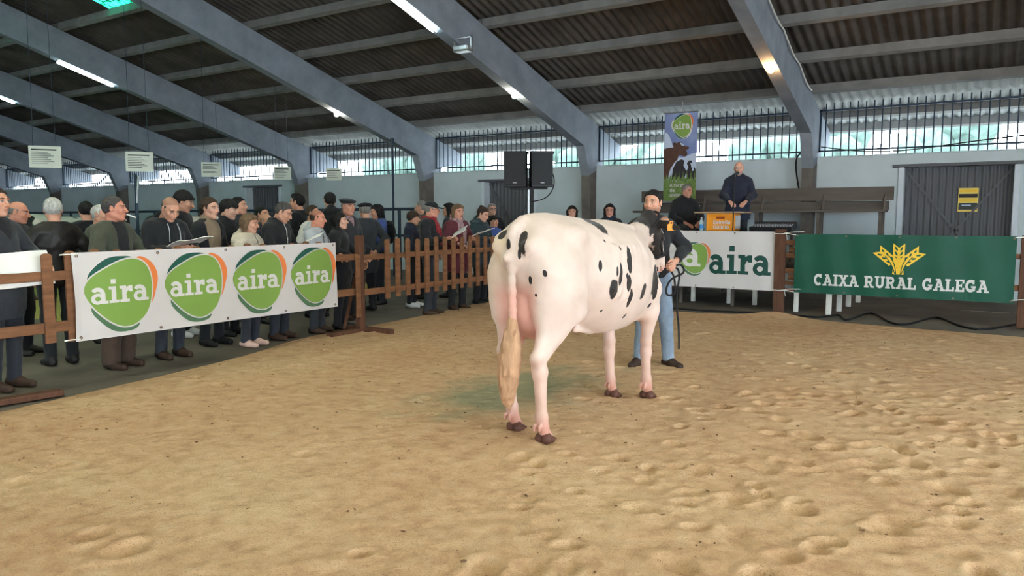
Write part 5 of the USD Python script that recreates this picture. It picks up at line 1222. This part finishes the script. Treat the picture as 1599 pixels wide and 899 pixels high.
    if o.get('open'):
        def fi(Q):
            d = tor(Q, P_, bk - .014); d = smin(d, rc(Q, (-.03, 0, 1.42), nk + (-.008, 0, .05 if o.get('turtle') else -.005), .078, .066), .04)
            d = np.maximum(d, hem + .02 - Q[:, 2]); return np.maximum(np.maximum(d, Q[:, 2] - nk[2] - (.055 if o.get('turtle') else .0)), -.03 - Q[:, 0] if not o.get('turtle') else d)
        obj(o.get('iname', 'jumper'), surfnet(fi, (-.2, -.28, hem), (.26, .28, 1.56), .014), C_[o.get('inner', 'charcoal')], t, smooth=True)
    if o.get('zip'): obj('zip', surfnet(lambda Q: np.maximum(np.maximum(np.abs(fj(Q, .003, False)) - .003, np.abs(Q[:, 1]) - .006), np.maximum(-Q[:, 0], np.maximum(hem + .04 - Q[:, 2], Q[:, 2] - 1.46))), (.02, -.02, hem), (.26, .02, 1.5), .005), M['white_metal'] if o['zip'] == 'w' else C_['charcoal'], t)
    if o.get('patch_'):
        c_, (r1, r2, r3), mm, nm = o['patch_']
        obj(nm, surfnet(lambda Q: smax(np.abs(fj(Q, .002)) - .004, el(Q, c_, (r1, r2, r3)), .002), np.array(c_) - (r1, r2, r3) - .02, np.array(c_) + (r1, r2, r3) + .02, .007), C_[mm], t, smooth=True)
    if o.get('cords'):
        for s in (1, -1): obj('hood_cord', tube([(.115, s * .055, 1.43), (.150, s * .06, 1.36), (.158, s * .065, 1.24)], .005, 6), C_['grey'] if o['cords'] == 'g' else C_['black'], t)
    if o.get('scarf'):
        ring_ = [(-.012 + .078 * math.cos(a), .088 * math.sin(a), 1.475 + .012 * math.sin(2 * a)) for a in np.linspace(0, 2 * np.pi, 16)]
        def fsc(Q):
            d = np.full(len(Q), 9.0, np.float32)
            for k in range(15): d = smin(d, rc(Q, ring_[k], ring_[k + 1], .034, .034), .015)
            for pa, pb in (((.07, .02, 1.45), (.135, .05, 1.30)), ((.135, .05, 1.30), (.150, .055, 1.10)), ((.07, -.02, 1.45), (.140, -.03, 1.28))): d = smin(d, rc(Q, pa, pb, .034, .032), .02)
            return d + .010 * nfun(Q, 28.0, sd)
        obj('scarf', surfnet(fsc, (-.2, -.2, 1.02), (.25, .2, 1.58), .010), C_[o['scarf']], t, smooth=True)
    # ---- hair, hat, glasses
    put = lambda m: trimesh.Trimesh(np.asarray(m.vertices) @ Rh.T + HC, m.faces, process=False)
    if o.get('hair'): obj('hair', put(hair_mesh(o, res)), HAIR[o.get('hairc', 'black')], t, smooth=True)
    if o.get('hat'): obj(o['hat'], put(cap_mesh(o['hat'])), C_[o.get('hatc', 'black')], t, smooth=True)
    if o.get('glasses'):
        rim = [tube([(.112 - .12 * abs(y0 + .022 * math.cos(a)) ** 1.3, y0 + .022 * math.cos(a), .008 + .017 * math.sin(a)) for a in np.linspace(0, 2 * np.pi, 17)], .0022, 5) for y0 in (-.033, .033)]
        rim += [tube([(.11, -.011, .012), (.114, 0, .014), (.11, .011, .012)], .002, 5)] + [tube([(.102, s * .055, .012), (.06, s * .078, .014), (-.005, s * .084, .012)], .002, 5) for s in (1, -1)]
        obj('glasses', put(cat_(rim)), M['black'], t)
    if o.get('backpack'): obj('backpack', surfnet(lambda Q: smin(el(Q, (-.20, 0, 1.25), (.085, .14, .20)), rc(Q, (-.14, -.1, 1.42), (-.14, .1, 1.42), .03, .03), .04) + .01 * nfun(Q, 14, 3), (-.33, -.2, 1.0), (-.05, .2, 1.5), .016), C_['black'], t, smooth=True)
    Rw = rotz(az)
    world = lambda p: Rw @ (np.array(p) * S) + np.array([at[0], at[1], at[2] if len(at) > 2 else -.012])
    return t, arms, world
def sheet_paper(label, c, az, tilt, w_=.21, d_=.297, pages=3, roll=0, text=True):
    t = thing('paper_sheet', label, 'paper', c, az)
    R_ = roty(tilt) @ rotx(roll)
    n = 9; u_, v_ = np.meshgrid(np.linspace(-d_ / 2, d_ / 2, n), np.linspace(-w_ / 2, w_ / 2, n), indexing='ij')
    zc = -.9 * (u_ ** 2) * .6 + .03 * np.sin(v_ * 9)
    top = np.stack([u_, v_, zc + .002 * pages], -1).reshape(-1, 3); bot = np.stack([u_, v_, zc], -1).reshape(-1, 3); idx = np.arange(n * n).reshape(n, n)
    a, b, c2, d2 = idx[:-1, :-1].ravel(), idx[1:, :-1].ravel(), idx[1:, 1:].ravel(), idx[:-1, 1:].ravel()
    F = [np.stack([a, b, c2], 1), np.stack([a, c2, d2], 1), np.stack([b, a, c2], 1) + n * n, np.stack([c2, a, d2], 1) + n * n]
    bd = np.r_[idx[0, :-1], idx[:-1, -1], idx[-1, :0:-1], idx[:0:-1, 0]]; nx = np.roll(bd, -1); F += [np.stack([bd, bd + n * n, nx], 1), np.stack([nx, bd + n * n, nx + n * n], 1)]
    obj('sheet', xf(trimesh.Trimesh(np.vstack([top, bot]), np.vstack(F), process=False), R_), M['paper'], t, smooth=30)
    if text: obj('print', xf(cat_([box(-d_ * .40 + q * d_ * .09, -d_ * .40 + q * d_ * .09 + .006, -w_ * .38, w_ * (.1 + .28 * ((q * 5) % 3) / 2), .0022 * pages - .9 * .6 * (d_ * (-.40 + .09 * q)) ** 2 + .012, .0022 * pages - .54 * (d_ * (-.40 + .09 * q)) ** 2 + .014) for q in range(9)]), R_), M['ink'], t, kind='stuff')
    return t

GA = 'spectators'
person('man in dark coat at the left picture edge holding a large paper', (-7.25, 3.02), 22, 1.78, jacket='charcoal', hem=.62, open=.05, vee=1.28, inner='black', hair='short', hairc='brown', trousers='jeans', shoes='shoe_brown', la='rail', ra=((.02, .29, 1.15), (.13, .15, 1.15), 'grip', (.3, .6, .7)), boots=1, belly=.03)
person('bald man behind the left fence, looking right', (-8.95, 3.92), 35, 1.70, jacket='charcoal', hair='bald', hairc='grey', pitch=10, yaw=10, skin=(206, 144, 120), res=1.15)
person('grey haired man in black leather jacket seen from behind at left', (-8.0, 3.86), 172, 1.72, jacket='leather', hair='short', hairc='white', la='pocket', ra='pocket', trousers='black', w=1.08, yaw=-18)
person('dark haired person in black seen from behind, between the grey heads at left', (-9.6, 5.02), 160, 1.72, jacket='black', hair='short', hairc='black', la='down', ra='down', res=1.3)
person('grey haired person half hidden behind the man in the olive jacket', (-9.0, 4.86), 30, 1.67, jacket='olive', hair='short', hairc='white', res=1.3)
person('man in dark olive jacket looking right with a white stick in his mouth', (-7.35, 4.10), 18, 1.73, jacket='olive', hem=.72, open=.075, inner='black', hair='short', hairc='darkgrey', yaw=28, trousers='brown', wide=.03, shoes='shoe_brown', w=1.05, boots=1, skin=(206, 140, 118), belly=.02)
person('bald man in black hooded jacket reading a sheet of paper', (-7.42, 4.70), 2, 1.76, jacket='black', hood=1, cords='g', hair='bald', hairc='darkgrey', stubble_head=1, pitch=32, yaw=-4, fwd=.04, lean=(.10, 0), la='read', ra='read', trousers='jeans', shoes='shoe_brown', w=1.08, bulk=.02, belly=.03)
person('tall dark haired young man behind the bald reader, looking down to the right', (-8.6, 5.64), 25, 1.86, jacket='black', hair='fringe', hairc='black', pitch=18, yaw=22, shoes='shoe_white', res=1.1)
person('young woman in taupe turtleneck and open black coat', (-7.75, 5.45), 8, 1.75, fem=True, jacket='black', hem=.66, open=.10, inner='taupe', turtle=1, hair='pony', hairc='brown', yaw=8, pitch=4, trousers='black', w=.9, skin=(214, 164, 142), lips=(168, 84, 84))
person('dark haired boy with a pale hood, looking down to the right', (-8.2, 6.02), 15, 1.75, jacket='black', hood=1, collar=1, hair='fringe', hairc='black', yaw=18, pitch=12, w=.92, skin=(216, 168, 146), patch_=((-.09, 0, 1.47), (.10, .13, .06), 'white', 'pale_hood'))
person('person half hidden behind the dark haired boy', (-9.2, 6.96), 10, 1.81, jacket='charcoal', hair='short', hairc='black', yaw=20, res=1.3)
person('woman in beige padded jacket and pale pink shoes', (-7.30, 5.64), 18, 1.56, fem=True, jacket='beige', puffer=1, hood=1, zip='k', hair='bob', hairc='lightbrown', yaw=14, pitch=8, trousers='jeans', shoes='shoe_pink', bulk=.028, w=1.02, lips=(170, 80, 80))
person('balding man in black jacket looking down at a paper', (-7.42, 6.17), 14, 1.72, jacket='black', collar=1, zip='w', hair='short', hairc='darkgrey', pitch=26, yaw=14, fwd=.04, lean=(.08, 0), trousers='jeans', shoes='shoe_brown', w=1.05, bulk=.015, la='read', ra='read')
person('man in black seen far behind, facing left', (-9.8, 8.60), 205, 1.90, jacket='black', hair='top', hairc='black', res=1.3, yaw=0)
person('man with receding hair in pale grey hooded jacket', (-7.40, 6.77), 20, 1.62, jacket='grey', hood=1, cords='k', lean=(.06, 0), hair='bald', hairc='brown', yaw=14, pitch=6, trousers='charcoal', shoes='shoe_brown', skin=(208, 142, 118), stubble_head=1)
person('person hidden behind the man in the pale grey jacket', (-8.6, 7.80), 10, 1.70, jacket='white', hair='short', hairc='brown', yaw=10, res=1.3)
person('black haired woman in a black high-necked coat', (-7.42, 7.20), 22, 1.58, fem=True, jacket='black', hem=.5, collar=1, hair='bob', hairc='black', yaw=12, pitch=-2, trousers='black', w=.92, skin=(214, 162, 140))
person('old man in black beret and dark jacket standing by the corner post', (-8.0, 7.93), 2, 1.80, jacket='charcoal', hem=.66, open=.05, vee=1.32, inner='plaid', iname='shirt', hat='beret', hair='bald', hairc='grey', yaw=-4, trousers='black', shoes='shoe_dark', la='down', ra='down', skin=(202, 146, 122))
person('tall man in black hooded coat seen from behind near the back wall', (-9.0, 8.55), 150, 1.92, jacket='black', hood=1, hair='short', hairc='black', la='down', ra='down', res=1.2, w=1.1)
person('man in dark coat turned away with his hands behind his back', (-8.45, 8.77), 168, 1.75, jacket='charcoal', hem=.62, hat='beret', hair='short', hairc='grey', la='back', ra='back', trousers='black', w=1.08, yaw=-15)
person('dark haired woman in blue jacket with a black backpack, facing left', (-8.95, 9.62), 235, 1.74, fem=True, jacket='blue', open=.06, inner='white', hair='long', hairc='black', la='phone', ra='rail', backpack=1, trousers='jeans', yaw=-5, pitch=10)
person('boy in navy jacket holding white papers behind the picket fence', (-8.2, 9.60), 20, 1.62, jacket='navy', collar=1, hair='fringe', hairc='brown', yaw=25, pitch=6, w=.88, la='hang', ra='hang', trousers='black', shoes='shoe_white')
person('man in black cap, glasses and red scarf holding papers over the fence', (-7.30, 8.97), 18, 1.76, jacket='black', hat='cap', hair='short', hairc='grey', glasses=1, scarf='red', lean=(.12, 0), yaw=18, pitch=6, trousers='jeans', shoes='shoe_brown', boots=1, la='read', ra='read', w=1.06, patch_=((.03, .15, 1.43), (.11, .07, .09), 'tan', 'shoulder_patch'), skin=(206, 146, 124), belly=.02)
person('person half hidden behind the man in the black cap', (-8.9, 10.72), 200, 1.82, jacket='olive', hair='short', hairc='grey', res=1.3, hood=1)
person('woman in wine coat with a plaid scarf reading papers', (-7.35, 9.72), -18, 1.73, fem=True, jacket='wine', hem=.6, scarf='plaid', hair='bob', hairc='lightbrown', yaw=0, pitch=6, trousers='black', shoes='shoe_brown', boots=1, la='read', ra='rail', skin=(212, 156, 136), lips=(180, 70, 76))
person('dark haired woman half hidden behind the woman with the plaid scarf', (-8.6, 11.15), 200, 1.78, fem=True, jacket='charcoal', hair='bob', hairc='black', res=1.3)
person('woman with dark hair in a bun and dark teal padded jacket, looking down', (-7.50, 10.58), 0, 1.70, fem=True, jacket='teal', puffer=1, hem=.66, collar=1, hood=1, hair='bun', hairc='brown', yaw=4, pitch=22, trousers='black', la='read', ra='read', skin=(214, 166, 146), w=1.02)
person('grey haired man standing far back by the dark door', (-8.4, 12.25), -40, 1.79, jacket='black', hair='short', hairc='grey', glasses=1, res=1.2, skin=(196, 150, 130))
person('small boy with dark hair beside the woman with the bun', (-7.85, 11.5), -20, 1.55, jacket='blue', hair='fringe', hairc='black', res=1.2, w=.85)
person('person glimpsed far behind the man in the black jacket', (-9.4, 7.53), 10, 1.68, jacket='charcoal', hair='short', hairc='black', res=1.4)
person('person in a pale jacket glimpsed behind the beige woman', (-8.7, 7.04), 0, 1.57, jacket='navy', hair='bald', hairc='grey', res=1.4)
person('dark haired woman in black standing just above the back of the cow', (-6.70, 12.42), -62, 1.73, fem=True, jacket='black', hair='bob', hairc='black', collar=1, res=1.0, la='down', ra='down', skin=(208, 156, 136))
person('long haired woman with glasses and dark scarf above the back of the cow', (-5.93, 12.42), -66, 1.76, fem=True, jacket='black', hair='long', hairc='black', glasses=1, scarf='navy', res=1.0, la='down', ra='down', skin=(208, 152, 132))

# the handler holding the cow
hl_legs = [((.0, .092, .92), (.05, .13, .50), (.05, .165, .085), 22), ((.0, -.092, .92), (.05, -.10, .50), (-.02, -.11, .085), -46)]
ht, harms, hw_ = person('young man in black jacket, navy vest and light jeans holding the cow by its rope', (-2.87, 7.0, .006), -50, 1.775, jacket='black', hem=.88, open=.085, inner='navy', iname='vest', hair='short', hairc='black', lean=(.0, -.16), stub=.55, yaw=-38, pitch=4, trousers='jeans_light', shoes='shoe_dark', legs=hl_legs, la=((.02, .32, 1.17), (.22, .17, 1.06), 'grip', (.3, 1, .3)), ra='halter', skin=(206, 152, 128), browc=(30, 22, 20), boots=1, res=.85)
hw1 = hw_(np.array([.27, .09, 1.00])); ch = lambda p: rotz(COW_AZ) @ np.array(p) + np.array(COW_AT)
t = thing('lead_rope', 'black lead rope looped in the hand of the young man holding the cow', 'rope')
e_ = np.array([math.cos(math.radians(YAW)), math.sin(math.radians(YAW)), 0]); z_ = np.array([0, 0, 1.0])
obj('rope', tube(spline([ch(hp(.42, -.08, -.17)), hw_((.20, .02, 1.08)), hw1, hw1 + e_ * .10 + z_ * .02, hw1 + e_ * .13 - z_ * .05, hw1 + e_ * .04 - z_ * .10, hw1 - e_ * .03 - z_ * .20, hw1 - e_ * .02 - z_ * .27, hw1 + e_ * .04 - z_ * .26, hw1 + e_ * .05 - z_ * .17, hw1 + e_ * .02 - z_ * .06, hw1 - e_ * .01, hw1 + e_ * .07 - z_ * .02, hw1 + e_ * .07 - z_ * .25, hw1 + e_ * .09 - z_ * .55, hw1 + e_ * .10 - z_ * .80], 120), .010, 7), M['strap'], t)
# announcer and his neighbour on the stage
person('bald bearded man in dark jacket speaking into the microphone on the stage', (-3.93, 13.5, .75), -74, 1.74, jacket='navy', hem=.70, collar=1, hair=None, stub=.7, browc=(150, 146, 142), pitch=8, la='desk', ra='desk', lean=(.10, 0), trousers='jeans', w=1.02, bulk=.02, belly=.03, skin=(214, 166, 148))
sl_ = [((.0, .10, .92), (.42, .12, .90), (.42, .12, .46), 0), ((.0, -.10, .92), (.42, -.12, .90), (.42, -.12, .46), 0)]
person('man in black jacket sitting at the table beside the speaker', (-4.88, 13.42, .378), -48, 1.74, jacket='black', hem=.86, hair='crop', hairc='grey', yaw=30, pitch=12, legs=sl_, sit=.0, la='desk', ra='desk', collar=1, w=1.1, belly=.04, skin=(196, 140, 120), patch_=((.0, .25, 1.33), (.05, .05, .02), 'white', 'sleeve_badge'))
t = thing('chair', 'dark chair under the seated man on the stage', 'chair', (-4.88, 13.42, .75), -48)
obj('seat', cbox(-.22, .22, -.21, .21, .41, .44), GW, t); obj('backrest', cbox(-.25, -.22, -.20, .20, .5, .85), GW, t)
for sx in (-.2, .2):
    for sy in (-.18, .18): obj('leg', cbox(sx - .015, sx + .015, sy - .015, sy + .015, 0, .41 if sx > 0 else .85), M['iron'], t)

# papers in hands
sheet_paper('large white sheet held over the left fence by the man in the dark coat', (-6.885, 3.05, 1.06), 14, 74, .50, .30, text=False)
sheet_paper('white sheet read by the bald man in the black hooded jacket', (-7.03, 4.72, 1.245), 5, -18, .42, .22, roll=-4, text=False)
sheet_paper('white sheet held low by the balding man in the black jacket', (-6.98, 6.33, 1.24), 25, -24, .20, .24, text=False)
sheet_paper('white papers in the hands of the man in the black cap', (-6.84, 9.10, 1.27), 15, -28, .30, .24, roll=8)
sheet_paper('white papers in the hands of the woman with the plaid scarf, resting on the fence', (-6.93, 9.86, 1.255), -10, -18, .34, .22)
sheet_paper('white papers low in the hands of the boy in navy', (-7.9, 9.75, 1.0), 20, 30, .12, .30, text=False)
sheet_paper('white sheet in the hands of the woman with the bun', (-7.06, 10.60, 1.20), 0, -12, .22, .20, text=False)
t = thing('cigarette', 'white stick in the mouth of the man in the olive jacket', 'cigarette', (-7.35, 4.10, -.012), 46); obj('stick', cyl((.125, 0, 1.535), (.205, .03, 1.500), .007, 8), M['paper'], t)

# cattle tied behind the crowd: they share the ring cow's build, with their own coats
dark_hide = usdkit.material(stage, '/World/Looks/cattle_hide', {'tc': ('texture_coordinate', {}), 'n': ('noise_texture', {'scale': 1.4, 'detail': 2.0}), 'r': ('rgb_ramp', {'ramp': [(.49, lin((30, 26, 26))), (.51, lin((206, 198, 188)))]}), 'p': ('principled_bsdf', {'roughness': .65})}, [('tc.object', 'n.vector'), ('n.fac', 'r.fac'), ('r.color', 'p.base_color')], surface='p.BSDF')
calfm = surfnet(lambda Q: cow_sdf(Q), (-1.12, -.52, .0), (2.0, .62, 1.66), .032)
for q, (x, y, az, lab) in enumerate([(-14.6, 7.2, 100, 'black and white cow standing behind the grey haired man at left'), (-12.6, 8.6, 80, 'black and white cow standing behind the bald reader'), (-14.2, 11.0, 95, 'black and white cow standing far back behind the beige woman'), (-19.5, 8.2, 90, 'black and white cow at the far left behind the bald man')]):
    t = thing('cow', lab, 'cow', (x, y, .02), az)
    obj('body', calfm, dark_hide, t, smooth=True)
    for D in (HINDS, FORES):
        for s in (-1, 1):
            hf = D[s]['hoof']; obj('hoof', surfnet(lambda Q: hoof_sdf(Q, hf), (hf[0] - .12, hf[1] - .09, -.01), (hf[0] + .12, hf[1] + .09, .12), .015), M['horn'], t, smooth=True)
    obj('tail_switch', surfnet(switch_sdf, (-1.05, -.12, .18), (-.80, .14, .92), .02), M['hair_cream'], t, smooth=True)
